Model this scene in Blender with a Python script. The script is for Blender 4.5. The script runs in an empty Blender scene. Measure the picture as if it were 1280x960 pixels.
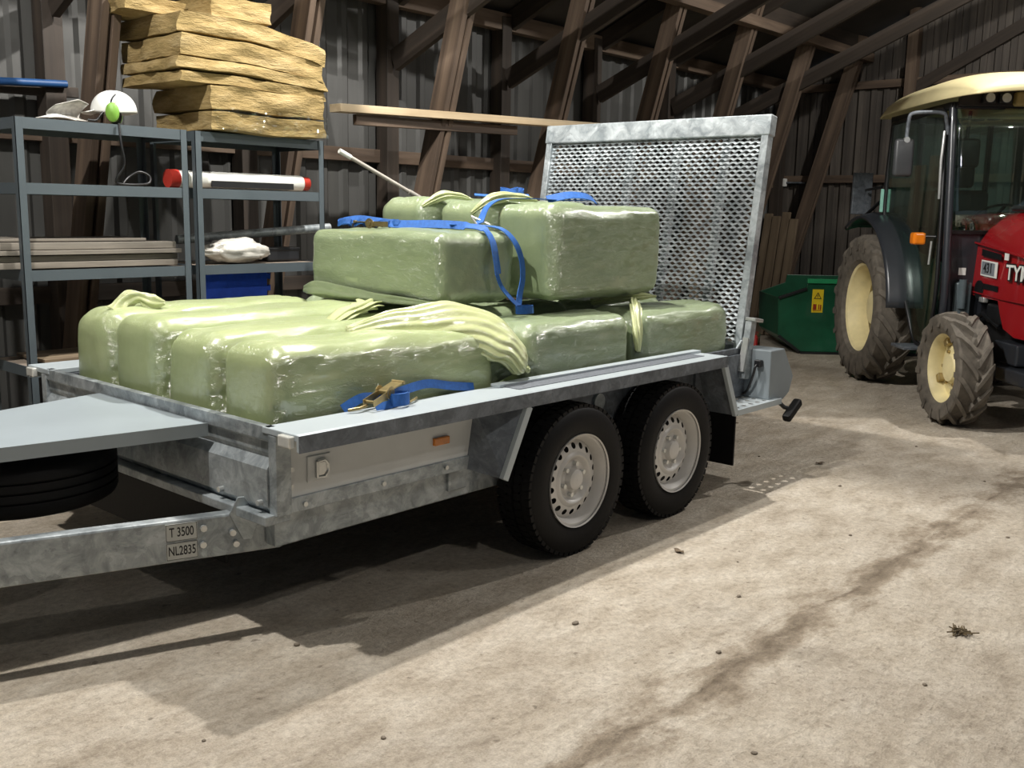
import bpy, bmesh, math, random
from math import sin, cos, pi, radians
from mathutils import Vector, Matrix, noise
random.seed(7)
SC = bpy.context.scene
COL = SC.collection

# ------------------------------------------------------------------ materials
def lin(h):
    h = h.lstrip('#'); o = []
    for i in (0, 2, 4):
        c = int(h[i:i+2], 16) / 255
        o.append(c / 12.92 if c <= .04045 else ((c + .055) / 1.055) ** 2.4)
    return (*o, 1)

class Mat:
    def __init__(s, name):
        s.m = bpy.data.materials.new(name); s.m.use_nodes = True
        s.nt = s.m.node_tree; s.b = s.nt.nodes['Principled BSDF']
        s.tc = s.nt.nodes.new('ShaderNodeTexCoord')
    def n(s, t, **k):
        nd = s.nt.nodes.new(t)
        for a, v in k.items():
            if hasattr(nd, a): setattr(nd, a, v)
        return nd
    def l(s, a, b): s.nt.links.new(a, b)
    def coord(s, scale=(1, 1, 1), out='Object'):
        mp = s.n('ShaderNodeMapping'); mp.inputs['Scale'].default_value = scale
        s.l(s.tc.outputs[out], mp.inputs['Vector']); return mp.outputs['Vector']
    def noise(s, scale, detail=4, rough=.55, stretch=(1, 1, 1), dist=0, kind='FBM'):
        t = s.n('ShaderNodeTexNoise'); t.noise_type = kind; t.inputs['Scale'].default_value = scale
        t.inputs['Detail'].default_value = detail; t.inputs['Roughness'].default_value = rough
        t.inputs['Distortion'].default_value = dist
        s.l(s.coord(stretch), t.inputs['Vector']); return t.outputs['Fac']
    def ramp(s, fac, stops):
        r = s.n('ShaderNodeValToRGB'); e = r.color_ramp.elements
        while len(e) < len(stops): e.new(.5)
        for x, (p, c) in zip(e, stops): x.position = p; x.color = c
        s.l(fac, r.inputs['Fac']); return r.outputs['Color']
    def mix(s, fac, a, b, mode='MIX'):
        m = s.n('ShaderNodeMix'); m.data_type = 'RGBA'; m.blend_type = mode
        for v, i in ((fac, 0), (a, 6), (b, 7)):
            if isinstance(v, (int, float, tuple)): m.inputs[i].default_value = v
            else: s.l(v, m.inputs[i])
        return m.outputs[2]
    def bump(s, h, strength=.3, dist=.01, prev=None):
        b = s.n('ShaderNodeBump'); b.inputs['Strength'].default_value = strength; b.inputs['Distance'].default_value = dist
        s.l(h, b.inputs['Height'])
        if prev is not None: s.l(prev, b.inputs['Normal'])
        s.l(b.outputs['Normal'], s.b.inputs['Normal']); return b.outputs['Normal']
    def base(s, c):
        if isinstance(c, tuple): s.b.inputs['Base Color'].default_value = c
        else: s.l(c, s.b.inputs['Base Color'])
    def set(s, **k):
        for a, v in k.items():
            i = s.b.inputs[{'r': 'Roughness', 'm': 'Metallic', 'coat': 'Coat Weight', 'cr': 'Coat Roughness', 'spec': 'Specular IOR Level'}[a]]
            if isinstance(v, (int, float)): i.default_value = v
            else: s.l(v, i)
        return s

def plain(name, h, r=.5, m=0, var=.12, scale=12, coat=0, bump=0, bscale=60):
    M = Mat(name); c = lin(h)
    f = M.noise(scale, 5)
    d = tuple(x * (1 - var) for x in c[:3]) + (1,); e = tuple(min(1, x * (1 + var)) for x in c[:3]) + (1,)
    M.base(M.ramp(f, [(.3, d), (.7, e)])); M.set(r=r, m=m, coat=coat)
    if bump: M.bump(M.noise(bscale, 4), bump, .004)
    return M.m

def galvanised(name, a, b, c, r=.42, m=.35, scale=16):
    M = Mat(name)
    v = M.n('ShaderNodeTexVoronoi'); v.inputs['Scale'].default_value = scale
    nz = M.n('ShaderNodeTexNoise'); nz.inputs['Scale'].default_value = 14; nz.inputs['Detail'].default_value = 5
    co = M.coord(); M.l(co, nz.inputs['Vector'])
    ad = M.mix(.25, co, nz.outputs['Color']); M.l(ad, v.inputs['Vector'])
    f1 = M.noise(9, 6, .65, dist=1.2)
    sp = M.n('ShaderNodeSeparateColor'); M.l(v.outputs['Color'], sp.inputs[0])
    col = M.ramp(f1, [(.35, lin(a)), (.52, lin(b)), (.72, lin(c))])
    col2 = M.ramp(sp.outputs[0], [(0, (.62, .62, .62, 1)), (1, (1.15, 1.15, 1.15, 1))])
    M.base(M.mix(.55, col, col2, 'MULTIPLY'))
    M.set(r=M.ramp(f1, [(.3, (r - .1,) * 3 + (1,)), (.7, (r + .12,) * 3 + (1,))]), m=m)
    M.bump(M.noise(40, 3), .05, .002)
    return M.m

def timber(name, a, b, c, scale=1, r=.75):
    M = Mat(name)
    f = M.noise(9 * scale, 6, .6, (1, 1, .06), .6); g = M.noise(30 * scale, 4, .6, (1, 1, .03)); k = M.noise(2.2, 3)
    col = M.ramp(f, [(.3, lin(a)), (.52, lin(b)), (.75, lin(c))])
    col = M.mix(.45, col, M.ramp(g, [(.3, (.55, .52, .5, 1)), (.7, (1.15, 1.15, 1.15, 1))]), 'MULTIPLY')
    col = M.mix(.5, col, M.ramp(k, [(.3, (.6, .6, .6, 1)), (.7, (1.1, 1.1, 1.1, 1))]), 'MULTIPLY')
    M.base(col); M.set(r=r); M.bump(g, .25, .004); return M.m

def film(name, dark, mid, light, wr=.5):
    """glossy stretch film: fine crinkles running along the bale, smooth on its ends"""
    M = Mat(name)
    f = M.noise(4, 5, .6, (.4, 1, 1)); g = M.noise(11, 4, .6, (.14, 1, 1), .3, 'RIDGED_MULTIFRACTAL'); h = M.ramp(M.noise(40, 5, .62, (.32, 1, 1), .8), [(.46, (0, 0, 0, 1)), (.72, (1, 1, 1, 1))]); w = M.noise(5, 3, .5, (.5, 1, 1), .6)
    M.base(M.ramp(f, [(.3, lin(dark)), (.5, lin(mid)), (.72, lin(light))]))
    M.set(r=.32, spec=.45)
    sx = M.n('ShaderNodeSeparateXYZ'); M.l(M.tc.outputs['Normal'], sx.inputs[0])
    ab = M.n('ShaderNodeMath'); ab.operation = 'ABSOLUTE'; M.l(sx.outputs[0], ab.inputs[0])
    mr = M.n('ShaderNodeMapRange'); mr.inputs[1].default_value = .3; mr.inputs[2].default_value = 1; mr.inputs[3].default_value = 1; mr.inputs[4].default_value = .18
    M.l(ab.outputs[0], mr.inputs[0])
    prev = None
    for hh, st, ds in ((w, .4, .03), (g, .7, .015), (h, 1.0, .014)):
        b = M.n('ShaderNodeBump'); b.inputs['Distance'].default_value = ds; M.l(hh, b.inputs['Height'])
        k = M.n('ShaderNodeMath'); k.operation = 'MULTIPLY'; k.inputs[1].default_value = st; M.l(mr.outputs[0], k.inputs[0]); M.l(k.outputs[0], b.inputs['Strength'])
        if prev: M.l(prev.outputs[0], b.inputs['Normal'])
        prev = b
        if hh is g: M.l(b.outputs[0], M.b.inputs['Normal'])
    gl = M.n('ShaderNodeBsdfGlossy'); gl.inputs['Roughness'].default_value = .17; gl.inputs['Color'].default_value = (1, 1, 1, 1)
    M.l(prev.outputs[0], gl.inputs['Normal'])
    mx = M.n('ShaderNodeMixShader'); mx.inputs[0].default_value = .13
    M.l(M.b.outputs[0], mx.inputs[1]); M.l(gl.outputs[0], mx.inputs[2]); M.l(mx.outputs[0], M.nt.nodes['Material Output'].inputs['Surface'])
    return M.m

def glass(name, tint, refl=.25):
    M = Mat(name); nt = M.nt
    tr = M.n('ShaderNodeBsdfTransparent'); tr.inputs['Color'].default_value = tint
    gl = M.n('ShaderNodeBsdfGlossy'); gl.inputs['Roughness'].default_value = .03; gl.inputs['Color'].default_value = (.9, 1, .96, 1)
    fr = M.n('ShaderNodeLayerWeight'); fr.inputs['Blend'].default_value = .25
    ml = M.n('ShaderNodeMath'); ml.operation = 'MULTIPLY'; ml.operation = 'MULTIPLY_ADD'; ml.inputs[1].default_value = .6; ml.inputs[2].default_value = refl
    M.l(fr.outputs['Facing'], ml.inputs[0]); ml.use_clamp = True
    mx = M.n('ShaderNodeMixShader'); M.l(ml.outputs[0], mx.inputs[0]); M.l(tr.outputs[0], mx.inputs[1]); M.l(gl.outputs[0], mx.inputs[2])
    M.l(mx.outputs[0], nt.nodes['Material Output'].inputs['Surface'])
    return M.m

def floor_mat():
    M = Mat('dusty_floor')
    big = M.noise(.8, 6, .6, dist=.1); mid = M.noise(6, 9, .68, (.6, 1.2, 1), .15); fine = M.noise(38, 8, .7); grit = M.noise(150, 4, .7)
    col = M.ramp(mid, [(.25, lin('#a39785')), (.43, lin('#bfb4a3')), (.6, lin('#d0c7b8')), (.8, lin('#e0d9cd'))])
    col = M.mix(.6, col, M.ramp(big, [(.3, (.68, .65, .62, 1)), (.6, (1.05, 1.04, 1.02, 1))]), 'MULTIPLY')
    col = M.mix(.55, col, M.ramp(fine, [(.32, (.5, .47, .44, 1)), (.58, (1.15, 1.15, 1.15, 1))]), 'MULTIPLY')
    col = M.mix(.35, col, M.ramp(grit, [(.35, (.5, .48, .46, 1)), (.6, (1.08, 1.08, 1.08, 1))]), 'MULTIPLY')
    # straight joint in the slab, filled with dark dirt
    sx = M.n('ShaderNodeSeparateXYZ'); M.l(M.tc.outputs['Object'], sx.inputs[0])
    wob = M.noise(3, 5, .6)
    def mth(op, a, b=None):
        m = M.n('ShaderNodeMath'); m.operation = op
        for i, v in enumerate((a, b)):
            if v is None: continue
            if isinstance(v, (int, float)): m.inputs[i].default_value = v
            else: M.l(v, m.inputs[i])
        return m.outputs[0]
    yy = mth('ADD', mth('ADD', sx.outputs[1], 1.045), mth('MULTIPLY', mth('SUBTRACT', wob, .5), .16))
    d = mth('ABSOLUTE', yy)
    stain = mth('ADD', d, mth('MULTIPLY', mth('SUBTRACT', mid, .5), .5))
    col = M.mix(M.ramp(M.noise(5, 3), [(.42, (0, 0, 0, 1)), (.62, (.7, .7, .7, 1))]), col, M.ramp(d, [(0, (.42, .37, .32, 1)), (.008, (.65, .6, .55, 1)), (.014, (1, 1, 1, 1))]), 'MULTIPLY')
    col = M.mix(.75, col, M.ramp(stain, [(0, (.42, .37, .31, 1)), (.03, (.6, .55, .49, 1)), (.12, (1, 1, 1, 1))]), 'MULTIPLY')
    wet = M.noise(2.2, 7, .62, (1.0, .8, 1), .2)
    col = M.mix(.6, col, M.ramp(wet, [(.3, (.6, .58, .55, 1)), (.42, (1, 1, 1, 1))]), 'MULTIPLY')
    spk = M.noise(22, 3, .5); col = M.mix(.7, col, M.ramp(spk, [(.27, (.4, .37, .34, 1)), (.33, (1, 1, 1, 1))]), 'MULTIPLY')
    M.base(col); M.set(r=M.ramp(mid, [(.3, (.45,) * 3 + (1,)), (.7, (.75,) * 3 + (1,))]), spec=.35)
    b = M.bump(mid, .6, .05); b = M.bump(fine, .7, .02, b); b = M.bump(grit, .3, .005, b)
    M.bump(M.ramp(d, [(0, (0, 0, 0, 1)), (.03, (1, 1, 1, 1))]), .3, .01, b)
    return M.m

G_LIGHT = galvanised('galvanised_bright', '#8f989c', '#adb5b8', '#c9d0d2')
G_MID = galvanised('galvanised_grey', '#7f878a', '#a1a8ab', '#c2c8c9', scale=20)
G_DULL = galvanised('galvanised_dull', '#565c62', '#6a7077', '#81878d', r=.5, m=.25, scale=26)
G_SHEET = plain('grey_sheet_metal', '#a9b2b6', .40, .1, .05, 3)
ALU = plain('aluminium_panel', '#c6c9c8', .5, .05, .06, 5)
STEELRIM = plain('silver_painted_rim', '#c6c4c0', .40, .15, .06, 8)
RUBBER = plain('black_rubber', '#070708', .6, 0, .25, 30, bump=.15)
RUBBER.node_tree.nodes['Principled BSDF'].inputs['Specular IOR Level'].default_value = .25
LIDGREY = plain('lid_grey_steel', '#949ea3', .42, .1, .05, 3)
DUSTYRUBBER = plain('dusty_tractor_rubber', '#5d574e', .85, 0, .3, 14, bump=.3)
BLACK = plain('black_plastic', '#141517', .42, 0, .15, 20)
CHARCOAL = plain('charcoal_painted_steel', '#2b2e33', .32, .1, .1, 6, coat=.3)
DARKGREEN = plain('dark_green_gloss', '#23493f', .14, .1, .15, 4, coat=.7)
CREAM = plain('cream_enamel', '#e6d9a8', .4, 0, .06, 8, coat=.2)
CREAMRIM = plain('cream_rim_paint', '#d9cc9c', .5, 0, .12, 8)
RED = plain('red_enamel', '#8e171c', .22, 0, .06, 3, coat=.8)
SKIPGREEN = Mat('skip_green')
_f = SKIPGREEN.noise(2.2, 5, .6)
SKIPGREEN.base(SKIPGREEN.ramp(_f, [(.35, lin('#0e4029')), (.6, lin('#16553a')), (.8, lin('#3a6150'))])); SKIPGREEN.set(r=.38, coat=.2); SKIPGREEN = SKIPGREEN.m
DARKSTEEL = plain('dark_engine_metal', '#1d1e20', .5, .5, .3, 20)
BLUE = plain('blue_webbing', '#245ca6', .7, 0, .18, 60, bump=.3, bscale=300)
BLUEPIPE = plain('blue_hose', '#17406f', .5)
BLUEFOAM = plain('blue_foam', '#1747b8', .8, 0, .1, 30, bump=.2, bscale=200)
BRASS = plain('zinc_gold_plating', '#a8966a', .3, .8, .2, 30)
ZINC = plain('zinc_bolt', '#c9cbc9', .3, .7, .1, 30)
BALE = film('green_bale_film', '#7a8868', '#859371', '#919f7b')
BALE2 = film('pale_green_bale_film', '#929e71', '#9fab7b', '#acb787')
TAILFILM = film('yellow_green_film_tail', '#b0b882', '#c0c790', '#ced4a2', .3)
SHELFGREY = plain('shelf_grey_paint', '#50595e', .45, .15, .06, 6)
SHELFBOARD = plain('fibreboard', '#7d7266', .8, 0, .12, 20)
WOOL = Mat('glass_wool')
_f = WOOL.noise(7, 6, .6, (.5, .5, 2)); _g = WOOL.noise(40, 6, .7, (.35, .35, 1.4))
WOOL.base(WOOL.mix(.4, WOOL.ramp(_f, [(.28, lin('#7d6d48')), (.5, lin('#97835a')), (.72, lin('#a9966f'))]), WOOL.ramp(_g, [(.3, (.66, .63, .55, 1)), (.65, (1.1, 1.1, 1.1, 1))]), 'MULTIPLY'))
WOOL.set(r=.95, spec=.1); WOOL.bump(_g, .6, .02, WOOL.bump(_f, .4, .03)); WOOL = WOOL.m
CORR = Mat('corrugated_grey_sheet')
_f = CORR.noise(1.3, 5, .6, (2, 1, .4))
CORR.base(CORR.ramp(_f, [(.3, lin('#424240')), (.6, lin('#525250')), (.8, lin('#60605c'))])); CORR.set(r=.5, m=.15); CORR = CORR.m
W_STRUT = timber('strut_timber', '#43372d', '#625244', '#7b6b5a')
W_DARK = timber('dark_timber', '#2b251f', '#3c332b', '#4d4237')
W_GREY = timber('weathered_boards', '#37332f', '#4d4741', '#625a52', .8)
W_PALE = timber('pale_planed_pine', '#c4ac86', '#d6c2a0', '#e3d4b8', .7, .6)
W_TAN = timber('tan_sawn_boards', '#5f5140', '#7a6a55', '#92836b')
W_BOARDGREY = timber('grey_stacked_boards', '#5e5a53', '#7d776d', '#989084', 1.4)
ROOFM = plain('dark_roof_sheet', '#3a3733', .7, 0, .2, 3)
WHITE = plain('white_plastic', '#dadbd6', .35, 0, .04, 10)
LIME = plain('lime_green_plastic', '#6f9c3a', .5)
ORANGE = plain('orange_lens', '#e07a12', .2, 0, .1, 20, coat=.6)
AMBER = plain('amber_reflector', '#c5741a', .25, 0, .1, 40, coat=.5)
CLEAR = plain('clear_lens', '#d4d4cd', .12, .2, .1, 40, coat=.8)
REDLENS = plain('red_lens', '#8f1410', .2, 0, .1, 40, coat=.6)
REDCAP = plain('red_cap', '#a83228', .4)
YELLOW = plain('yellow_sticker', '#d9bd1c', .5)
MINT = plain('mint_reflector', '#8fc4b4', .3)
FLOORM = floor_mat()
STONE = plain('grey_stone', '#7a7062', .85, 0, .3, 40)
STRAW = plain('dry_straw', '#5c4f38', .9, 0, .35, 60)
CLEARFILM = glass('clear_plastic_film', (.95, .95, .92, 1), .04)
CABGLASS = glass('green_tinted_glass', (.78, .88, .83, 1), .16)
WHITEBAG = plain('milky_plastic', '#c9c6bd', .25, 0, .15, 18, coat=.4, bump=.5, bscale=25)

# ------------------------------------------------------------------ mesh helpers
class MB:
    def __init__(s): s.b = bmesh.new()
    def box(s, lo, hi, M=None):
        vs = [s.b.verts.new(Vector((x, y, z))) for x in (lo[0], hi[0]) for y in (lo[1], hi[1]) for z in (lo[2], hi[2])]
        if M is not None:
            for v in vs: v.co = M @ v.co
        for q in ((0, 1, 3, 2), (4, 6, 7, 5), (0, 4, 5, 1), (2, 3, 7, 6), (0, 2, 6, 4), (1, 5, 7, 3)):
            s.b.faces.new([vs[i] for i in q])
        return s
    def bar(s, p0, p1, w, d, hint=(1, 0, 0)):
        """box of section w (along hint) x d from p0 to p1"""
        p0, p1 = Vector(p0), Vector(p1); z = (p1 - p0); L = z.length; z.normalize()
        x = Vector(hint); x = (x - z * x.dot(z)).normalized(); y = z.cross(x)
        M = Matrix((x, y, z)).transposed().to_4x4(); M.translation = p0
        return s.box((-w / 2, -d / 2, 0), (w / 2, d / 2, L), M)
    def prism(s, pts, n, origin=(0, 0, 0), u=(1, 0, 0), v=(0, 0, 1)):
        """polygon pts (a,b) in plane u,v at origin, extruded by vector n"""
        o, u, v, n = Vector(origin), Vector(u), Vector(v), Vector(n)
        a = [s.b.verts.new(o + u * p[0] + v * p[1]) for p in pts]; c = [s.b.verts.new(x.co + n) for x in a]
        s.b.faces.new(a); s.b.faces.new(c[::-1]); k = len(pts)
        for i in range(k): s.b.faces.new((a[i], c[i], c[(i + 1) % k], a[(i + 1) % k]))
        return s
    def tube(s, pts, r, n=10, caps=True):
        pts = [Vector(p) for p in pts]; rings = []; up = None
        rr = r if isinstance(r, (list, tuple)) else [r] * len(pts)
        for i, p in enumerate(pts):
            t = (pts[min(i + 1, len(pts) - 1)] - pts[max(i - 1, 0)]).normalized()
            if up is None: up = t.orthogonal().normalized()
            up = (up - t * up.dot(t)).normalized(); w = t.cross(up)
            rings.append([s.b.verts.new(p + (up * cos(2 * pi * k / n) + w * sin(2 * pi * k / n)) * rr[i]) for k in range(n)])
        for a, c in zip(rings, rings[1:]):
            for k in range(n): s.b.faces.new((a[k], a[(k + 1) % n], c[(k + 1) % n], c[k]))
        if caps: s.b.faces.new(rings[0][::-1]); s.b.faces.new(rings[-1])
        return s
    def lathe(s, prof, n=48, c=(0, 0, 0), axis='y', closed=False):
        """prof: (radius, axial)"""
        c = Vector(c); rings = []
        for r, a in prof:
            ring = []
            for k in range(n):
                t = 2 * pi * k / n; x, z = r * cos(t), r * sin(t)
                q = {'y': (x, a, z), 'z': (x, z, a), 'x': (a, x, z)}[axis]
                ring.append(s.b.verts.new(c + Vector(q)))
            rings.append(ring)
        prs = list(zip(rings, rings[1:])) + ([(rings[-1], rings[0])] if closed else [])
        for a, d in prs:
            for k in range(n): s.b.faces.new((a[k], a[(k + 1) % n], d[(k + 1) % n], d[k]))
        return s
    def disc(s, r, a, n=32, c=(0, 0, 0), axis='y'):
        c = Vector(c); vs = []
        for k in range(n):
            t = 2 * pi * k / n; x, z = r * cos(t), r * sin(t)
            vs.append(s.b.verts.new(c + Vector({'y': (x, a, z), 'z': (x, z, a), 'x': (a, x, z)}[axis])))
        s.b.faces.new(vs); return s
    def cyl(s, p0, p1, r, n=20): return s.tube([p0, p1], r, n)
    def grid(s, fn, nu, nv, wrap=False):
        vs = [[s.b.verts.new(Vector(fn(i / nu, j / nv))) for j in range(nv + (0 if wrap else 1))] for i in range(nu + 1)]
        for i in range(nu):
            for j in range(nv):
                j2 = (j + 1) % nv if wrap else j + 1
                s.b.faces.new((vs[i][j], vs[i + 1][j], vs[i + 1][j2], vs[i][j2]))
        return s
    def holes(s, fn, nu, nv, hr=.3, seg=12):
        """a sheet of nu x nv cells, each with a round hole; fn(u,v) in cell units"""
        cache = {}
        def vert(u, v):
            k = (round(u, 4), round(v, 4))
            if k not in cache: cache[k] = s.b.verts.new(Vector(fn(u, v)))
            return cache[k]
        for i in range(nu):
            for j in range(nv):
                A = [2 * pi * k / seg + pi / seg for k in range(seg)]
                inn, out = [], []
                for a in A:
                    ca, sa = cos(a), sin(a); m = max(abs(ca), abs(sa))
                    inn.append(s.b.verts.new(Vector(fn(i + .5 + hr * ca, j + .5 + hr * sa))))
                    out.append((i + .5 + .5 * ca / m, j + .5 + .5 * sa / m))
                ov = [vert(*o) for o in out]
                for k in range(seg):
                    k2 = (k + 1) % seg; f = [inn[k], ov[k], ov[k2], inn[k2]]
                    o1, o2 = out[k], out[k2]
                    on_side = abs(o1[0] - o2[0]) < 1e-6 or abs(o1[1] - o2[1]) < 1e-6
                    if not on_side:
                        cx = o1[0] if abs(o1[0] - i - .5) > .499 else o2[0]; cy = o1[1] if abs(o1[1] - j - .5) > .499 else o2[1]
                        f = [inn[k], ov[k], vert(cx, cy), ov[k2], inn[k2]]
                    try: s.b.faces.new(f)
                    except ValueError: pass
        return s
    def rbox(s, lo, hi, r, seg=3):
        lo, hi = Vector(lo), Vector(hi); c = (lo + hi) / 2; h = (hi - lo) / 2
        r = min(r, min(h) * .98); q = bmesh.new(); bmesh.ops.create_cube(q, size=2)
        for v in q.verts: v.co = Vector((v.co.x * h.x, v.co.y * h.y, v.co.z * h.z)) + c
        bmesh.ops.bevel(q, geom=list(q.edges), offset=r, segments=seg, affect='EDGES', profile=.5)
        s.merge(q); return s
    def merge(s, q):
        me = bpy.data.meshes.new('tmp'); q.to_mesh(me); q.free(); s.b.from_mesh(me); bpy.data.meshes.remove(me)
    def xf(s, M):
        for v in s.b.verts: v.co = M @ v.co
        return s
    def build(s, name, m, parent=None, smooth=None, bevel=0, solid=0, loc=None, M=None):
        bmesh.ops.recalc_face_normals(s.b, faces=s.b.faces)
        me = bpy.data.meshes.new(name); s.b.to_mesh(me); s.b.free()
        if m: me.materials.append(m)
        o = bpy.data.objects.new(name, me); COL.objects.link(o)
        if parent: o.parent = parent
        if M is not None: o.matrix_local = M
        if loc is not None: o.location = loc
        if smooth is not None:
            if smooth >= 180: me.shade_smooth()
            else:
                me.shade_smooth(); me.set_sharp_from_angle(angle=radians(smooth))
        if solid:
            md = o.modifiers.new('thickness', 'SOLIDIFY'); md.thickness = solid; md.offset = 0
        if bevel:
            md = o.modifiers.new('edges', 'BEVEL'); md.width = bevel; md.segments = 2; md.limit_method = 'ANGLE'; md.angle_limit = radians(40)
        return o

def tag(o, label, cat=None, group=None, kind=None):
    if label: o['label'] = label
    if cat: o['category'] = cat
    if group: o['group'] = group
    if kind: o['kind'] = kind
    return o
def thing(name, label, cat, loc=(0, 0, 0), rz=0, group=None):
    o = bpy.data.objects.new(name, None); COL.objects.link(o); o.location = loc; o.rotation_euler = (0, 0, rz)
    o.empty_display_size = .1
    return tag(o, label, cat, group)
def lab(o, t): o['label'] = t; return o
def struct(o, label=None): o['kind'] = 'structure'; return tag(o, label) if label else o
def text_mesh(body, size, name, m, parent, M, extrude=.001, sx=1.0, bold=0):
    cu = bpy.data.curves.new('t', 'FONT'); cu.body = body; cu.size = size; cu.extrude = extrude; cu.offset = bold
    cu.align_x = 'CENTER'; cu.align_y = 'CENTER'
    t = bpy.data.objects.new('t', cu); COL.objects.link(t)
    bpy.context.view_layer.update(); dg = bpy.context.evaluated_depsgraph_get()
    me = bpy.data.meshes.new_from_object(t.evaluated_get(dg)); bpy.data.objects.remove(t); bpy.data.curves.remove(cu)
    for v in me.vertices: v.co.x *= sx
    me.materials.clear(); me.materials.append(m); me.name = name
    o = bpy.data.objects.new(name, me); COL.objects.link(o); o.parent = parent; o.matrix_local = M
    return o
def frame(x, y, z, o):
    M = Matrix((Vector(x), Vector(y), Vector(z))).transposed().to_4x4(); M.translation = Vector(o); return M
def ribbon(pts, w, t, side):
    """flat strap through pts; side: width direction per point or one vector"""
    m = MB(); P = [Vector(p) for p in pts]; rings = []
    for i, p in enumerate(P):
        tg = (P[min(i + 1, len(P) - 1)] - P[max(i - 1, 0)]).normalized()
        s = Vector(side[i] if isinstance(side, list) else side); s = (s - tg * s.dot(tg)).normalized(); n = tg.cross(s)
        rings.append([m.b.verts.new(p + s * (w / 2) * a + n * (t / 2) * c) for a, c in ((-1, -1), (1, -1), (1, 1), (-1, 1))])
    for a, c in zip(rings, rings[1:]):
        for k in range(4): m.b.faces.new((a[k], a[(k + 1) % 4], c[(k + 1) % 4], c[k]))
    m.b.faces.new(rings[0]); m.b.faces.new(rings[-1][::-1]); return m
def smooth_path(pts, k=6):
    P = [Vector(p) for p in pts]; out = []
    for i in range(len(P) - 1):
        a, b, c, d = P[max(i - 1, 0)], P[i], P[i + 1], P[min(i + 2, len(P) - 1)]
        for j in range(k):
            t = j / k
            out.append(.5 * ((2 * b) + (c - a) * t + (2 * a - 5 * b + 4 * c - d) * t * t + (3 * b - a - 3 * c + d) * t ** 3))
    return out + [P[-1]]
# ================================================================== the setting
YW, XG = 3.62, 8.66           # back wall plane, gable plane
def roof_z(y): return 3.12 + (YW - y) * .42
m = MB(); m.box((-9, -9, -.15), (9.2, 4.2, 0)); struct(m.build('floor', FLOORM), 'dusty worn concrete barn floor')
def corrugated(x0, x1, z0, z1, y):
    m = MB(); pitch = .2; xs = []; x = x0
    while x < x1:
        for dx, dy in ((0, 0), (.10, 0), (.125, .022), (.175, .022)): xs.append((x + dx, y - dy))
        x += pitch
    m.prism([(a, b) for a, b in xs] + [(b[0], b[1] + .006) for b in xs[::-1]], (0, 0, z1 - z0), (0, 0, z0), (1, 0, 0), (0, 1, 0))
    return m
m = corrugated(-6.5, XG + .1, 0, 3.14, YW); struct(m.build('wall_back', CORR), 'grey corrugated metal back wall')
# gable of upright boards with cover strips
m = MB(); y = -6
while y < YW + .05:
    h = min(roof_z(y), roof_z(y + .15)) - .02 if y > -1.5 else roof_z(-1.5)
    m.box((XG + random.uniform(0, .012), y, 0), (XG + .04, y + .148, h)); y += .15
y = -6.0
while y < YW:
    h = min(roof_z(y), roof_z(y + .05)) - .02 if y > -1.5 else roof_z(-1.5)
    m.box((XG - .022, y - .03, 0), (XG + .01, y + .035, h)); y += .15
WG2 = timber('weathered_wall_boards', '#3b3733', '#524c46', '#6a635b', .8)
struct(m.build('wall_right', WG2), 'dark weathered board gable wall')
m = MB(); m.prism([(YW + .3, roof_z(YW + .3)), (-1.5, roof_z(-1.5)), (-1.5, roof_z(-1.5) + .05), (YW + .3, roof_z(YW + .3) + .05)], (16, 0, 0), (-7, 0, 0), (0, 1, 0), (0, 0, 1))
m.prism([(-1.5, roof_z(-1.5)), (-6.6, roof_z(3.6)), (-6.6, roof_z(3.6) + .05), (-1.5, roof_z(-1.5) + .05)], (16, 0, 0), (-7, 0, 0), (0, 1, 0), (0, 0, 1))
struct(m.build('ceiling', ROOFM), 'dark underside of the sloping barn roof')
def timber_bar(name, p0, p1, w, d, mat, label, hint=(1, 0, 0), groove=False):
    p0, p1 = Vector(p0), Vector(p1); z = (p1 - p0); L = z.length; z.normalize()
    x = Vector(hint); x = (x - z * x.dot(z)).normalized(); y = z.cross(x)
    m = MB()
    if groove:      # two planks nailed side by side with a gap
        m.box((-w / 2, -d / 2, 0), (-w * .1, d / 2, L)); m.box((w * .1, -d / 2, 0), (w / 2, d / 2, L)); m.box((-w * .1, -d / 2 + .03, 0), (w * .1, d / 2 - .03, L))
    else: m.box((-w / 2, -d / 2, 0), (w / 2, d / 2, L))
    o = m.build(name, mat, bevel=.004, M=frame(x, y, z, p0))
    return struct(o, label)
TX = [-.6 + 1.3 * i for i in range(8)]
for i, x in enumerate(TX):
    last = i == 7
    timber_bar('wall_post', (x, YW - .11, 0), (x, YW - .11, 3.1), .12, .13, W_DARK, 'upright timber post against the corrugated wall')
    x2 = x if not last else x - .02
    timber_bar('roof_strut', (x2, 3.52, .0), (x2, 2.52, roof_z(2.52) - .02), .115, .16, W_STRUT, 'leaning double plank timber strut', groove=True)
    if not last:
        timber_bar('roof_brace', (x - .0, YW - .19, 2.58), (x - .0, -.6, 2.58 + (YW - .19 + .6) * .425), .05, .16, W_DARK, 'sloping roof brace beam', )
        timber_bar('rafter', (x + .09, YW, roof_z(YW) - .1), (x + .09, -1.5, roof_z(-1.5) - .1), .06, .16, W_DARK, 'roof rafter')
timber_bar('purlin', (-5, 2.50, 3.33), (XG, 2.50, 3.33), .12, .10, W_STRUT, 'long light purlin under the roof', hint=(0, 1, 0))
timber_bar('purlin', (-5, 2.58, 3.48), (XG, 2.58, 3.48), .05, .20, W_DARK, 'added dark board above the light purlin, shading the upper wall', hint=(0, 1, 0))  # board added to block lamp light from the upper wall
timber_bar('eave_plate', (-6, YW - .12, 3.06), (XG, YW - .12, 3.06), .09, .14, W_STRUT, 'eave plate along the top of the wall', hint=(0, 1, 0))
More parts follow.
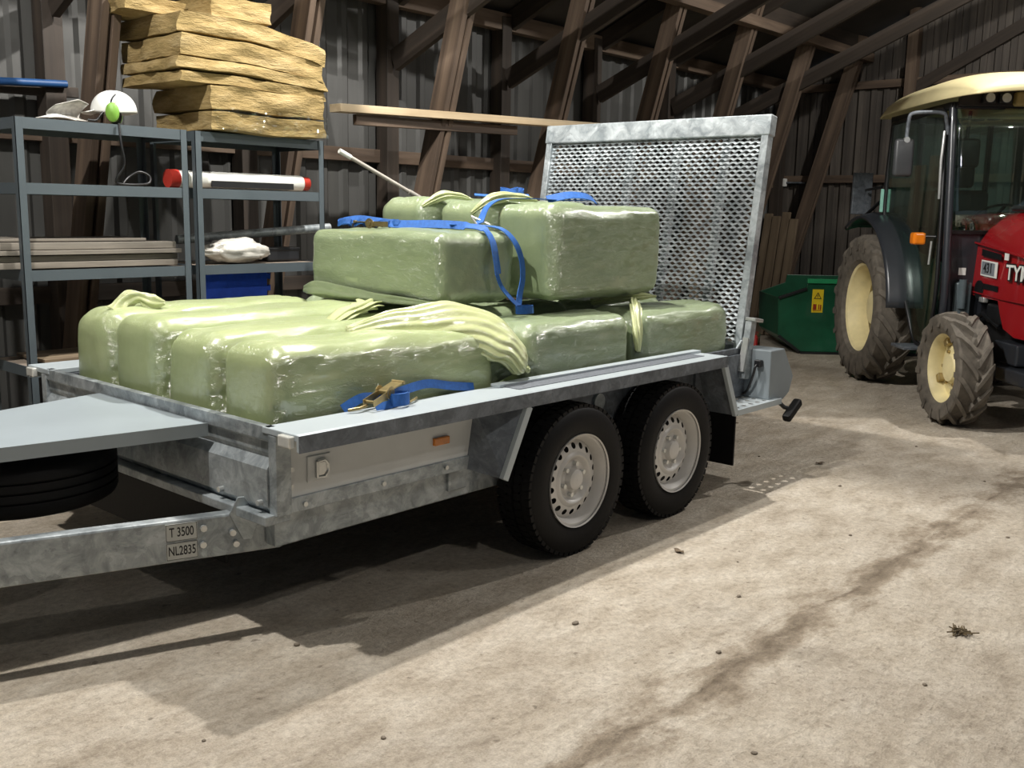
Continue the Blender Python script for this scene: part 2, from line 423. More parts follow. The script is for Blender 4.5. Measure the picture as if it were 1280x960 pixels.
for zz, ww in ((1.87, .10), (.92, .10)):
    timber_bar('wall_girt', (-6, YW - .06, zz), (XG, YW - .06, zz), .055, ww, W_STRUT if zz > 1 else W_DARK, 'horizontal timber girt on the corrugated wall', hint=(0, 1, 0))
timber_bar('gable_post', (XG - .09, 1.95, 0), (XG - .09, 1.95, roof_z(1.95)), .12, .12, W_STRUT, 'upright timber post on the gable wall')
timber_bar('gable_post', (XG - .09, .55, 0), (XG - .09, .55, roof_z(.55)), .12, .12, W_STRUT, 'upright timber post on the gable wall behind the tractor')
for zz in (1.93, 3.02):
    timber_bar('gable_girt', (XG - .05, -5, zz), (XG - .05, YW, zz), .05, .09, W_STRUT, 'horizontal timber girt on the gable wall')
timber_bar('gable_brace', (XG - .07, 1.9, 2.95), (XG - .07, .4, 3.75), .05, .13, W_DARK, 'sloping brace on the gable wall')

# ================================================================== the trailer
YC = .985                                   # trailer centre line
T = thing('flatbed_trailer', 'grey galvanised twin axle trailer loaded with green bales, mesh ramp raised at its rear', 'trailer', (0, 0, 0))
def mir(y): return 2 * YC - y
# bed
m = MB(); m.box((-1.42, .215, .485), (1.74, mir(.215), .515)); m.build('bed_floor', W_DARK, T)
for f in (lambda y: y, mir):
    ys = sorted((f(.20), f(.225)))
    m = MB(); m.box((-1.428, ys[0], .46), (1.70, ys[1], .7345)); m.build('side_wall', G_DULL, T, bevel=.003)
    # chassis longeron
    ys = sorted((f(.215), f(.275)))
    m = MB(); m.box((-1.41, ys[0], .325), (1.70, ys[1], .458)); m.build('chassis_beam', G_MID, T, bevel=.006)
    # rail: top plate with turned down lip
    y0, y1 = f(.0137), f(.1995)
    m = MB(); a, b = sorted((y0, y1)); m.box((-1.465, a, .735), (1.20, b, .757))
    a, b = sorted((f(-.0015), f(.0135))); m.box((-1.466, a, .70), (1.205, b, .7568))
    rl_ = m.build('side_rail', G_SHEET, T, bevel=.003)
    m = MB(); a, b = sorted((f(-.0025), f(.0)));  m.box((-1.466, a, .6995), (1.2055, b, .7555)); m.build('rail_lip', G_DULL, rl_)
    a, b = sorted((f(.075), f(.155)))
    m = MB(); m.box((-.33, a, .757), (1.10, b, .7595)); m.build('grip_strip', plain('dark_grip_strip', '#5f646a', .8, .1, .2, 90), T)
    a, b = sorted((f(.155), f(.205)))
    m = MB(); m.box((-.36, a, .757), (1.20, b, .770)); m.build('side_lip', G_SHEET, T, bevel=.002)
    # side skirt panel in front of the wheels with galvanised bolted foot
    a, b = sorted((f(.165), f(.18)))
    m = MB(); m.box((-1.42, a, .495), (-.50, b, .735)); sp = m.build('side_panel', ALU, T)
    m = MB(); a, b = sorted((f(.158), f(.20))); m.box((-1.42, a, .452), (-.52, b, .505)); m.build('panel_foot', G_MID, sp, bevel=.003)
    s = -1 if f(.1) < YC else 1
    for bx, bz in ((-1.385, .605), (-1.385, .545), (-1.33, .475), (-.98, .478), (-.66, .48)):
        m = MB(); m.cyl((bx, f(.165), bz), (bx, f(.150), bz), .009, 8); m.build('bolt', ZINC, sp, smooth=40)
    # lashing plate
    m = MB(); a, b = sorted((f(.158), f(.166))); m.rbox((-1.315, a, .545), (-1.215, b, .635), .003); lp = m.build('lashing_plate', ALU, T)
    m = MB(); m.tube([(-1.28, f(.152), .615), (-1.25, f(.150), .618), (-1.235, f(.150), .60), (-1.235, f(.150), .575), (-1.25, f(.150), .558), (-1.28, f(.152), .56), (-1.28, f(.152), .615)], .006, 8)
    a, b = sorted((f(.150), f(.158))); m.box((-1.277, a, .565), (-1.24, b, .61)); m.build('lashing_ring', ZINC, lp, smooth=40)
    # side reflector
    a, b = sorted((f(.150), f(.166))); m = MB(); m.rbox((-.725, a, .575), (-.645, b, .605), .004); m.build('side_reflector', AMBER, T)
    # mudguard: front and rear closing plates and edge flanges
    m = MB(); m.grid(lambda u, v: ((-.50 - .05 * u) * (1 - v) + (-.335 - .145 * u) * v, f(.19 - .18 * v), .735 * (1 - u) + u * (.455 - .03 * v)), 1, 1)
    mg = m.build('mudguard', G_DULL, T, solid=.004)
    m = MB(); m.bar((-.345, f(.012), .70), (-.485, f(.012), .425), .022, .034, (0, 1, 0)); m.build('front_flange', G_SHEET, mg, bevel=.002)
    m = MB(); m.bar((1.195, f(.012), .71), (1.34, f(.012), .43), .022, .034, (0, 1, 0)); m.build('rear_flange', G_SHEET, mg, bevel=.002)
    m = MB(); m.grid(lambda u, v: (1.20 + .145 * u, f(.012 + .19 * v), .735 - .31 * u), 1, 1); m.build('rear_plate', G_DULL, mg, solid=.004)
    m = MB(); a, b = sorted((f(.015), f(.215))); m.box((1.345, a, .15), (1.357, b, .43)); m.build('mud_flap', RUBBER, T)
    # perforated step behind the wheel
    m = MB(); m.holes(lambda u, v: (1.37 + u * .46 / 6, f(.012 + v * .19 / 3), .452), 6, 3, .22, 10)
    st = m.build('step_plate', G_LIGHT, T, solid=.004)
    m = MB(); a, b = sorted((f(.0), f(.012))); m.box((1.345, a, .422), (1.845, b, .455)); m.build('step_edge', G_SHEET, st, bevel=.002)
    # lamp housing at the rear corner
    prof = [(1.74, .455), (1.74, .73), (1.90, .73), (2.03, .56), (1.99, .47), (1.92, .435), (1.78, .435)]
    a, b = f(.03), f(.215)
    m = MB(); m.prism(prof, (0, b - a, 0), (0, a, 0)); lh = m.build('lamp_housing', plain('housing_grey', '#828b90', .45, .1, .05, 6), T, bevel=.006)
    m = MB(); a, b = sorted((f(.05), f(.19))); m.prism([(2.022, .585), (2.034, .56), (2.0, .485), (1.985, .49)], (0, b - a, 0), (0, a, 0)); m.build('tail_lens', REDLENS, lh)
    m = MB(); m.tube(smooth_path([(1.735, f(.10), .655), (1.70, f(.10), .64), (1.70, f(.115), .58), (1.715, f(.15), .50), (1.72, f(.19), .47), (1.6, f(.195), .462)]), .007, 8); m.build('lamp_cable', BLACK, lh, smooth=60)
    m = MB(); m.rbox((1.705, min(f(.075), f(.115)), .635), (1.74, max(f(.075), f(.115)), .675), .006); m.build('cable_gland', BLACK, lh)
    # rubber marker lamp on its arm
    m = MB(); m.tube([(1.84, f(.03), .44), (1.87, f(-.005), .40), (1.88, f(-.03), .395)], .012, 8)
    ml = m.build('marker_arm', BLACK, T, smooth=40)
    m = MB(); m.bar((1.815, f(-.045), .345), (1.96, f(-.045), .43), .05, .045, (0, 1, 0)); m.build('marker_lamp', RUBBER, ml, bevel=.012)
    # round side lamp on the rear body side
    m = MB(); m.cyl((1.50, f(.20), .60), (1.50, f(.185), .60), .035, 20); m.build('round_reflector', CLEAR, T, smooth=40)
    # axle boss bracket
    m = MB(); m.rbox((-.60, min(f(.20), f(.26)), .36), (-.50, max(f(.20), f(.26)), .47), .005); m.build('chassis_bracket', G_MID, T)
    # front marker lamp in the rail's end
    m = MB(); a, b = sorted((f(.022), f(.088))); m.rbox((-1.486, a, .712), (-1.462, b, .752), .006); m.build('front_marker_lamp', CLEAR, T)
    # corner post
    a, b = sorted((f(.125), f(.168))); m = MB(); m.box((-1.4645, a, .462), (-1.405, b, .7345)); m.build('corner_post', G_MID, T, bevel=.003)
    # panel behind the step, carrying the rear body
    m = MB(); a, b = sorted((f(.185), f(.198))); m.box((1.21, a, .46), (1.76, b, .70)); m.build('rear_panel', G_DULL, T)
# front board with a kinked profile
prof = [(-1.43, .757), (-1.462, .757), (-1.462, .712), (-1.452, .705), (-1.452, .668), (-1.446, .652), (-1.472, .618), (-1.472, .492), (-1.455, .466), (-1.43, .466)]
m = MB(); m.prism(prof, (0, mir(.168) - .168, 0), (0, .168, 0)); fb = m.build('front_board', G_MID, T, bevel=.002)
for yy in (.20, .43, mir(.43)):
    m = MB(); m.cyl((-1.472, yy, .502), (-1.49, yy, .502), .010, 8); m.build('bolt', ZINC, fb, smooth=40)
m = MB(); m.box((-1.50, .14, .435), (-1.40, mir(.14), .468)); m.build('front_cross_beam', G_MID, T, bevel=.004)
m = MB(); m.box((-1.425, .50, .20), (-1.418, 1.70, .45)); m.build('shade_plate', RUBBER, T)  # black plate added to keep the gap behind the drawbar dark
m = MB(); m.box((1.70, .2, .44), (1.78, mir(.2), .745)); m.build('rear_sill', G_DULL, T, bevel=.004)
# drawbar
for f in (lambda y: y, mir):
    m = MB(); p0, p1 = Vector((-1.34, f(.29), .372)), Vector((-3.1, YC - (.07 if f(0) < 1 else -.07), .372))
    m.bar(p0, p1, .145, .055, (0, 0, 1)); db = m.build('drawbar_beam', G_MID, T, bevel=.008)
    m = MB(); d = (p1 - p0).normalized(); m.prism([(0, .142), (.17, .142), (.17, .02), (.11, 0)], (0, (f(.26) - f(.30)), 0), (-1.62, f(.42), .30), (1, f(0) < 1 and -.5 or .5, 0), (0, 0, 1))
    m.build('gusset_plate', G_MID, db, bevel=.003)
    if f(0) < 1: d0, dirn = p0, d
m = MB(); m.box((-3.35, YC - .05, .33), (-3.0, YC + .05, .43)); m.build('coupling', CHARCOAL, T, bevel=.02)
# plate T 3500 / NL2835 on the near drawbar beam
nrm = Vector((dirn.y, -dirn.x, 0)) * -1
if nrm.y > 0: nrm = -nrm
along = -dirn
def on_beam(px): return d0 + dirn * px + nrm * .0285
pc = on_beam(.335); pc.z = .372
Mp = frame(along, (0, 0, 1), nrm, pc)
for q, (tx, zz) in enumerate((('T 3500', .032), ('NL2835', -.032))):
    m = MB(); m.rbox((-.051, -.030, 0), (.051, .030, .002), .0008, 1); pl = m.build('weight_plate', plain('pale_plate', '#b9bbb6', .5, .1, .06, 20), T, M=Mp @ Matrix.Translation((0, zz, 0)))
    lab(pl, 'pale plate reading ' + tx)
    m = MB()
    for a, b in (((-.049, .027), (.049, .0285)), ((-.049, -.0285), (.049, -.027)), ((-.0495, -.0285), (-.048, .0285)), ((.048, -.0285), (.0495, .0285))): m.box((a[0], a[1], .002), (b[0], b[1], .0026))
    m.build('plate_border', BLACK, pl)
    text_mesh(tx, .044, 'lettering', BLACK, pl, Matrix.Translation((0, 0, .0022)), .0005, .62, .0006)
for px, zz in ((.265, .408), (.268, .352), (.17, .38), (.16, .34)):
    c = on_beam(px); c.z = zz; m = MB(); m.cyl(c, c + nrm * .014, .011, 8); m.build('bolt', ZINC, T, smooth=40)
m = MB(); gp = [(.0, .445), (.03, .50), (.11, .50), (.11, .44), (.075, .35), (.045, .35)]; go = on_beam(.18); go.z = 0
m.prism(gp, nrm * .007, go, along, (0, 0, 1)); m.build('front_gusset', G_LIGHT, T, bevel=.002)
# lid over the drawbar
m = MB(); m.prism([(-1.468, .515), (-1.468, 1.30), (-2.62, YC + .05), (-2.75, YC - .25)], (0, 0, .012), (0, 0, .708), (1, 0, 0), (0, 1, 0))
ld = m.build('storage_lid', LIDGREY, T, bevel=.003)
m = MB(); m.bar((-1.475, .518, .697), (-2.75, YC - .252, .697), .046, .006, (0, 0, 1)); m.bar((-1.472, .515, .697), (-1.472, 1.30, .697), .046, .006, (0, 0, 1)); m.bar((-1.475, 1.298, .697), (-2.62, YC + .052, .697), .046, .006, (0, 0, 1))
m.build('lid_edge', LIDGREY, ld)
m = MB(); m.box((-2.55, YC - .12, .44), (-2.51, YC - .04, .708)); m.build('lid_support', G_DULL, ld)

# --- wheels
def tyre_mb(R, r, w, blocks=0, grooves=3):
    """car tyre lathe round y, outer face at y=0, inner at y=w"""
    sh = R * .955
    prof = [(r, .018), (r + .012, .006), (r + .03, .001), (r + .6 * (sh - r), -.004), (sh - .01, .006), (sh + .006, .016), (R - .004, .026)]
    W = w - .06; g = grooves
    for i in range(g + 1):
        a0 = .03 + W * i / (g + 1) + .004; a1 = .03 + W * (i + 1) / (g + 1) - .004
        prof += [(R, a0), (R, a1)]
        if i < g: prof += [(R - .009, a1 + .001), (R - .009, a1 + .007)]
    prof += [(R - .004, w - .026), (sh + .006, w - .016), (sh - .01, w - .006), (r + .03, w - .001), (r, w - .018), (r - .02, w * .5)]
    m = MB(); m.lathe(prof, 96, closed=True)
    for k in range(blocks):
        for j, (a, b) in enumerate(((.012, .05), (.055, .095), (w - .095, w - .055), (w - .05, w - .012))):
            t = 2 * pi * (k + (.5 if j % 2 else 0)) / blocks; Mx = Matrix.Rotation(-t, 4, 'Y') @ Matrix.Translation((R - .003, 0, 0))
            hw = pi * R / blocks * .74
            m.box((-.012, a, -hw), (.0065 if 0 < j < 3 else .004, b, hw), Mx)
    return m
def steel_rim_mb():
    """silver steel wheel, r=.2 flange, ring of holes; outer face toward -y"""
    m = MB()
    m.lathe([(.199, .004), (.205, .0), (.203, .012), (.190, .014), (.182, .030), (.176, .045), (.172, .062)], 64)       # flange and barrel
    m.lathe([(.19, .014), (.186, .10), (.18, .17), (.2, .19)], 64)
    def dep(r):   # r in 0..1 from .118 to .172
        return .062 - .03 * sin(min(1, r) * pi * .62)
    m.holes(lambda u, v: ((.172 - .05 * v) * cos(u * 2 * pi / 18), .062 - .022 * sin(v * pi / 2), (.172 - .05 * v) * sin(u * 2 * pi / 18)), 18, 1, .27, 12)
    m.lathe([(.122, .040), (.114, .032), (.106, .030), (.098, .034), (.088, .050), (.082, .054), (.060, .054), (.050, .05), (.046, .040), (.044, .024), (.036, .020), (.02, .019), (.001, .0185)], 64)
    return m
m = tyre_mb(.33, .196, .20, 56); ty = m.build('wheel', RUBBER, T, smooth=35, M=Matrix.Translation((0, 0, .33))); lab(ty, 'black trailer tyre with silver steel rim')
rm = steel_rim_mb().build('rim', STEELRIM, ty, smooth=40)
bolts = []
for k in range(6):
    t = 2 * pi * k / 6 + .3; cc = Vector((.068 * cos(t), .054, .068 * sin(t)))
    if not bolts: m = MB(); m.cyl((0, 0, 0), (0, -.020, 0), .0105, 6); b0 = m.build('wheel_bolt', ZINC, ty, smooth=40)
    else: b0 = bolts[0].copy(); COL.objects.link(b0); b0.parent = ty
    b0.matrix_local = Matrix.Translation(cc); bolts.append(b0)
m = MB(); m.cyl((0, .07, 0), (0, .18, 0), .16, 32); bd = m.build('brake_drum', DARKSTEEL, ty, smooth=40)
DW = .775
for (x, far) in ((DW, 0), (0, 1), (DW, 1)):
    c = ty.copy(); COL.objects.link(c); c.parent = T
    c.matrix_local = Matrix.Translation((x, 2 * YC if far else 0, .33)) @ (Matrix.Rotation(pi, 4, 'Z') if far else Matrix.Rotation(.4, 4, 'Y'))
    for ch in [rm, bd] + bolts:
        d = ch.copy(); COL.objects.link(d); d.parent = c
for x in (0, DW):
    m = MB(); m.cyl((x, .17, .33), (x, 2 * YC - .17, .33), .045, 16); m.build('axle', DARKSTEEL, T, smooth=40)
m = MB(); m.cyl((.37, .20, .60), (.37, .185, .60), .04, 20); m.build('round_cap', G_LIGHT, T, smooth=40)
# --- ramp
u0 = Vector((1.715, .20, .66)); up = Vector((.2, 0, 1.30)).normalized(); ac = Vector((0, 1, 0)); nn = ac.cross(up)
if nn.x > 0: nn = -nn                       # towards the bed
RW, RH = 1.60, 1.375
def RP(s, t, n=0): return u0 + ac * s + up * t + nn * n
Mr = frame(ac, up, ac.cross(up), u0)
sg = -1 if ac.cross(up).x > 0 else 1
m = MB()
for s in (0, RW - .045): m.box((s, 0, -.03), (s + .045, RH, .03))
m.box((0, 0, -.03), (RW, .05, .03)); rp = m.build('ramp', G_LIGHT, T, M=Mr, bevel=.004); lab(rp, 'tall upright loading ramp of expanded metal mesh')
m = MB(); m.rbox((-.008, RH - .115, -.035), (RW + .008, RH, .035), .006, 2); m.build('ramp_top_beam', G_LIGHT, rp)
for s in (.29, .62, .955, 1.27):
    m = MB(); m.box((s - .022, .03, -.034 * sg - .018), (s + .022, RH - .1, -.034 * sg + .018)); m.build('ramp_rib', G_MID, rp, bevel=.004)
m = MB(); rows, cols = 53, 31; px, pz = (RW - .07) / cols, (RH - .15) / rows
zf = .006 * sg; wd, tk = .0071, .0035
for j in range(rows + 1):
    for i in range(cols):
        for q in (0, 1):
            x0 = .035 + (i + q * .5) * px; x1 = x0 + px * .5; up_ = (q + j) % 2
            z0 = .05 + (j + (.21 if up_ else -.21)) * pz; z1 = .05 + (j + (-.21 if up_ else .21)) * pz
            if max(z0, z1) > RH - .105: continue
            # each strand runs flat at its bonds and slopes between them
            xs = (x0, x0 + px * .09, x1 - px * .09, x1); zs = (z0, z0, z1, z1); pr = None
            for x, z in zip(xs, zs):
                n_ = zf + (tk if (z == max(z0, z1)) else -tk) * .5
                cur = (m.b.verts.new((x, z - wd, n_ - tk)), m.b.verts.new((x, z + wd, n_ + tk)))
                if pr: m.b.faces.new((pr[0], cur[0], cur[1], pr[1]))
                pr = cur
m.build('ramp_mesh', G_LIGHT, rp, solid=.003)
for s, q in ((-.03, 1), (RW + .03, -1)):
    m = MB(); m.rbox((s - .02, -.10, -.03), (s + .02, .24, .03), .004, 2); hg = m.build('hinge_bracket', G_MID, rp)
    m = MB(); m.bar((s, -.06, .04 * sg), (s, .13, .09 * sg * 0 + .03 * sg), .035, .02, (1, 0, 0)); m.rbox((s - .045, .225, -.035), (s + .02, .245, .06), .003, 1); m.build('latch', ZINC, hg)
    m = MB(); m.bar((s + q * .07, -.03, .07 * sg), (s + q * .02, .11, .03 * sg), .04, .012, (0, 0, 1)); m.build('hinge_gusset', G_SHEET, hg, bevel=.003)

# ================================================================== spare wheel on the drawbar
S = tyre_mb(.325, .19, .19, 0, 3).build('spare_wheel', RUBBER, None, smooth=35, M=Matrix.Translation((-1.93, .985, .64)) @ Matrix.Rotation(-pi / 2, 4, 'X'))
tag(S, 'black spare wheel lying flat under the grey lid on the drawbar', 'wheel')
steel_rim_mb().build('rim', STEELRIM, S, smooth=40)
# ================================================================== wrapped bales
def bale(label, c, dims, rz=0, seed=0, r=.075, mat=BALE, squash=.0, taper=0, tilt=0, dip=0):
    """rounded, film wrapped block: local x is the long axis, c = centre of its underside"""
    L, W, H = dims; h = Vector((L / 2, W / 2, H / 2))
    nx, ny, nz = max(8, int(L / .018)), max(8, int(W / .02)), max(8, int(H / .02))
    m = MB(); V = {}
    def vert(i, j, k):
        key = (i, j, k)
        if key not in V: V[key] = m.b.verts.new((2 * i / nx - 1, 2 * j / ny - 1, 2 * k / nz - 1))
        return V[key]
    for i in range(nx):
        for j in range(ny):
            for k in (0, nz): m.b.faces.new([vert(i, j, k), vert(i + 1, j, k), vert(i + 1, j + 1, k), vert(i, j + 1, k)])
    for i in range(nx):
        for k in range(nz):
            for j in (0, ny): m.b.faces.new([vert(i, j, k), vert(i + 1, j, k), vert(i + 1, j, k + 1), vert(i, j, k + 1)])
    for j in range(ny):
        for k in range(nz):
            for i in (0, nx): m.b.faces.new([vert(i, j, k), vert(i, j + 1, k), vert(i, j + 1, k + 1), vert(i, j, k + 1)])
    so = Vector((seed * 7.3, seed * 3.1, seed * 5.7))
    for v in m.b.verts:
        n = v.co.copy(); p = Vector((n.x * h.x, n.y * h.y, n.z * h.z))
        q = Vector((max(-h.x + r, min(h.x - r, p.x)), max(-h.y + r, min(h.y - r, p.y)), max(-h.z + r, min(h.z - r, p.z))))
        d = p - q
        dn = d.normalized() if d.length > 1e-6 else Vector((0, 0, 1))
        p = q + dn * r
        # soft bulge of the faces, dents and lengthwise film wrinkles
        bul = .012 * ((1 - n.y ** 2) * (1 - n.z ** 2) + (1 - n.x ** 2) * (1 - n.z ** 2) * .6)
        low = noise.noise(p * 3.2 + so) * .016
        wr = (1 - abs(noise.noise(Vector((p.x * 3.0, p.y * 17, p.z * 17)) + so))) ** 3 * .006 + noise.noise(Vector((p.x * 9, p.y * 30, p.z * 30)) + so) * .0028
        on_end = abs(dn.x) ** 2
        amt = bul + low * .8 - .012 + wr * (1 - .75 * on_end)
        if n.z < -.9: amt = min(amt, 0)
        p += dn * amt
        if taper: p.z -= taper * max(0, n.x) ** 2 * (p.z + h.z); p.y *= 1 - .25 * abs(taper) * max(0, n.x)
        if dip: p.z -= dip * (n.x + 1) / 2 * (p.z + h.z) / H
        v.co = p + Vector((0, 0, h.z))
    o = m.build('wrapped_bale', mat, None, smooth=180)
    o.location = Vector(c); o.rotation_euler = (0, tilt, rz)
    return tag(o, label, 'bale', 'green wrapped bales on the trailer')
def loft(name, path, radii, parent, mat, squash=.5, ridges=9, amp=.12, seed=0, n=48, side=(0, 1, 0), inv=None):
    """gathered film: elliptical sections along a path, with radial pleats"""
    P = smooth_path(path, 8); R = []
    for i in range(len(path) - 1):
        for k in range(8): t = k / 8; t = t * t * (3 - 2 * t); R.append(radii[i] * (1 - t) + radii[i + 1] * t)
    R.append(radii[-1]); m = MB(); rings = []
    for i, p in enumerate(P):
        tg = (P[min(i + 1, len(P) - 1)] - P[max(i - 1, 0)]).normalized(); s = Vector(side); s = (s - tg * s.dot(tg)).normalized(); w = tg.cross(s)
        ring = []
        for k in range(n):
            a = 2 * pi * k / n
            f = 1 + amp * sin(ridges * a + noise.noise(Vector((i * .13, seed, 0))) * 3) + amp * .9 * noise.noise(Vector((cos(a) * 2.2, sin(a) * 2.2, i * .16 + seed)))
            ring.append(m.b.verts.new(p + s * cos(a) * R[i] * squash * f + w * sin(a) * R[i] * f))
        rings.append(ring)
    for a, c in zip(rings, rings[1:]):
        for k in range(n): m.b.faces.new((a[k], a[(k + 1) % n], c[(k + 1) % n], c[k]))
    m.b.faces.new(rings[0][::-1]); m.b.faces.new(rings[-1])
    o = m.build(name, mat, None, smooth=180)
    if parent:
        bpy.context.view_layer.update(); inv = parent.matrix_basis.inverted(); o.data.transform(inv); o.parent = parent
    return o
BZ = .522
# front row, ends towards the drawbar
YB = [.412, .800, 1.183, 1.553]
A = bale('bale in the trailer corner above the marker lamp, with the big flared film tail', (-.83, YB[0], BZ), (1.12, .36, .485), seed=1, mat=BALE2, taper=.06, r=.085)
B = bale('front row bale next to the one with the flared tail, film tuft on top', (-.83, YB[1], BZ), (1.12, .37, .495), seed=2, mat=BALE2, r=.10)
C = bale('front row bale between the one with a film tuft and the end bale', (-.83, YB[2], BZ), (1.12, .37, .52), seed=3, mat=BALE2, r=.085)
D = bale('end bale of the front row on the shelving side, film knot on its top', (-.83, YB[3], BZ), (1.12, .36, .52), seed=4, mat=BALE2, r=.11)
# middle row
E_ = bale('lower green bale directly behind the flared film tail, blue strap buckle resting on it', (.325, .428, BZ), (.80, .375, .475), seed=5, r=.085)
bale('lower green bale mostly hidden under the bale set crosswise, its rounded top showing', (.265, .815, BZ), (.96, .37, .50), seed=6, r=.085)
bale('lower green bale hidden under the upper stack between its two neighbours', (.265, 1.19, BZ), (.96, .335, .50), seed=7, r=.085)
bale('lower green bale on the shelving side peeping out beyond the crosswise bale', (.265, 1.545, BZ), (1.0, .35, .515), seed=8, r=.1)
# rear row
F = bale('rearmost lower green bale beside the rail end and the mesh ramp', (1.225, .432, BZ), (.91, .38, .475), seed=9, r=.09)
F2 = bale('lower green bale behind the rearmost one, gathered film crest on its top', (1.205, .83, BZ), (.86, .36, .50), seed=10, r=.09)
# upper layer
G = bale('upper green bale set crosswise on the load, blue strap with ratchet over its top', (-.045, 1.03, 1.04), (.94, .515, .34), rz=pi / 2, seed=11, r=.065)
H = bale('largest upper green bale, lengthwise in front of the mesh ramp, blue strap end on top', (.755, .625, 1.04), (.93, .41, .47), seed=12, r=.075)
K = bale('middle upper green bale behind the large one, pale film tie across its top', (.775, 1.065, 1.04), (.92, .385, .485), seed=13, r=.085)
I = bale('farthest upper green bale, at the shelving side of the upper layer', (.775, 1.495, 1.04), (.94, .41, .495), seed=14, r=.10)
# film tails
def part(o, name, label=None):
    o.name = name
    if label: o['label'] = label
    return o
loft('film_tail', [(-.86, .50, .985), (-.62, .44, 1.005), (-.41, .36, 1.0), (-.25, .29, .94), (-.165, .245, .86), (-.112, .235, .80)], [.03, .072, .112, .142, .12, .014], A, TAILFILM, .42, 15, .055, 1, n=150, side=(.55, -.75, .35))['label'] = 'flared pale yellow green film tail'
loft('film_gather', [(-.60, .40, .745), (-.36, .365, .755), (-.22, .30, .82), (-.115, .245, .80)], [.18, .15, .07, .012], A, BALE, .6, 12, .06, 2, n=110, side=(0, 1, 0))
loft('film_knot', [(-.118, .24, .805), (-.10, .235, .797), (-.088, .23, .798)], [.012, .016, .010], A, TAILFILM, 1, 5, .2, 3)
loft('film_tuft', [(-.75, .74, 1.00), (-.62, .80, 1.028), (-.50, .84, 1.045), (-.42, .90, 1.045), (-.36, .94, 1.03)], [.03, .05, .042, .06, .012], B, TAILFILM, .35, 8, .3, 4, side=(0, 0, 1))
loft('film_tuft', [(-1.27, 1.50, 1.01), (-1.235, 1.49, 1.065), (-1.19, 1.47, 1.075), (-1.15, 1.45, 1.055), (-1.10, 1.43, 1.05)], [.05, .03, .02, .028, .008], D, TAILFILM, .5, 6, .3, 5)
loft('film_tuft', [(.93, .68, 1.0), (1.0, .58, 1.02), (1.07, .48, 1.035), (1.13, .40, 1.038)], [.03, .05, .045, .01], F2, TAILFILM, .45, 8, .2, 6, n=80, side=(0, 0, 1))
loft('film_gather', [(1.08, .48, .985), (.95, .40, .995), (.86, .33, .965), (.80, .285, .89), (.775, .262, .79)], [.02, .05, .065, .055, .03], F, TAILFILM, .45, 9, .09, 12, n=90, side=(.6, -.6, .5))
loft('film_tie', [(.34, 1.36, 1.48), (.42, 1.30, 1.535), (.50, 1.26, 1.54), (.60, 1.24, 1.52)], [.02, .045, .03, .01], I, TAILFILM, .5, 8, .25, 7, side=(0, 0, 1))
loft('film_tie', [(.33, .99, 1.45), (.42, .92, 1.525), (.55, .88, 1.535), (.68, .86, 1.52)], [.02, .05, .035, .01], K, TAILFILM, .5, 8, .25, 8, side=(0, 0, 1))
loft('film_skirt', [(-.31, 1.50, 1.068), (-.325, 1.38, 1.078), (-.325, 1.15, 1.07), (-.32, .9, 1.064), (-.30, .6, 1.06)], [.018, .036, .028, .020, .010], G, BALE, .75, 4, .2, 9, side=(1, 0, 0))

# ================================================================== ratchet straps
def strap(label, segs, loc_ratchet=None, hook=None):
    o = ribbon(smooth_path(segs[0][0], 8), segs[0][1], .004, segs[0][2]).build('ratchet_strap', BLUE, None, smooth=40)
    tag(o, label, 'strap', 'blue ratchet straps on the load')
    for s in segs[1:]: ribbon(smooth_path(s[0], 8), s[1], .004, s[2]).build('webbing', BLUE, o, smooth=40)
    return o
def ratchet(parent, M, s=1):
    m = MB()
    for y in (-.022, .022): m.box((-.075, y - .0015, -.006), (.05, y + .0015, .018))
    m.cyl((.03, -.03, .008), (.03, .03, .008), .011, 12); m.cyl((-.06, -.024, .006), (-.06, .024, .006), .006, 10)
    m.lathe([(.012, -.027), (.024, -.027), (.024, -.024), (.012, -.024)], 14, (.03, 0, .008)); m.lathe([(.012, .024), (.024, .024), (.024, .027), (.012, .027)], 14, (.03, 0, .008))
    m.box((.03, -.024, .012), (.12, .024, .017)); o = m.build('ratchet', BRASS, parent, M=M, smooth=40)
    m = MB(); m.cyl((.12, -.026, .0145), (.12, .026, .0145), .007, 10); m.build('ratchet_handle', BRASS, o, smooth=40)
    return o
TOPX = lambda x, y, z, rz, tilt=0: Matrix.Translation((x, y, z)) @ Matrix.Rotation(rz, 4, 'Z') @ Matrix.Rotation(tilt, 4, 'Y')
# strap lying on the rail by the flared bale
s1 = strap('blue ratchet strap lying on the trailer rail against the corner bale, gold ratchet', [
    ([(-1.12, .212, .765), (-1.06, .185, .80), (-.98, .19, .795), (-.88, .19, .80), (-.72, .207, .81), (-.58, .212, .785), (-.45, .215, .765)], .034, (0, .35, 1)),
    ([(-1.02, .15, .764), (-.96, .14, .772), (-.90, .16, .775)], .03, (0, .6, 1))])
ratchet(s1, TOPX(-.985, .165, .797, .25, -.22))
lp = []
m = MB()
for q in range(3): lp += [(-.915 + .042 * cos(a), .145 + .030 * sin(a) * (1 - .12 * q), .787) for a in [2 * pi * k / 12 for k in range(12)]]
ribbon(lp, .045, .004, (0, 0, 1)).build('webbing_roll', BLUE, s1, smooth=40)
m = MB(); m.tube([(-1.13, .17, .768), (-1.09, .155, .772), (-1.05, .165, .776)], .006, 8); m.build('hook', BRASS, s1, smooth=60)
m = MB(); m.tube([(-.86, .15, .765), (-.82, .165, .768), (-.79, .185, .768)], .005, 8); m.build('hook', BRASS, s1, smooth=60)
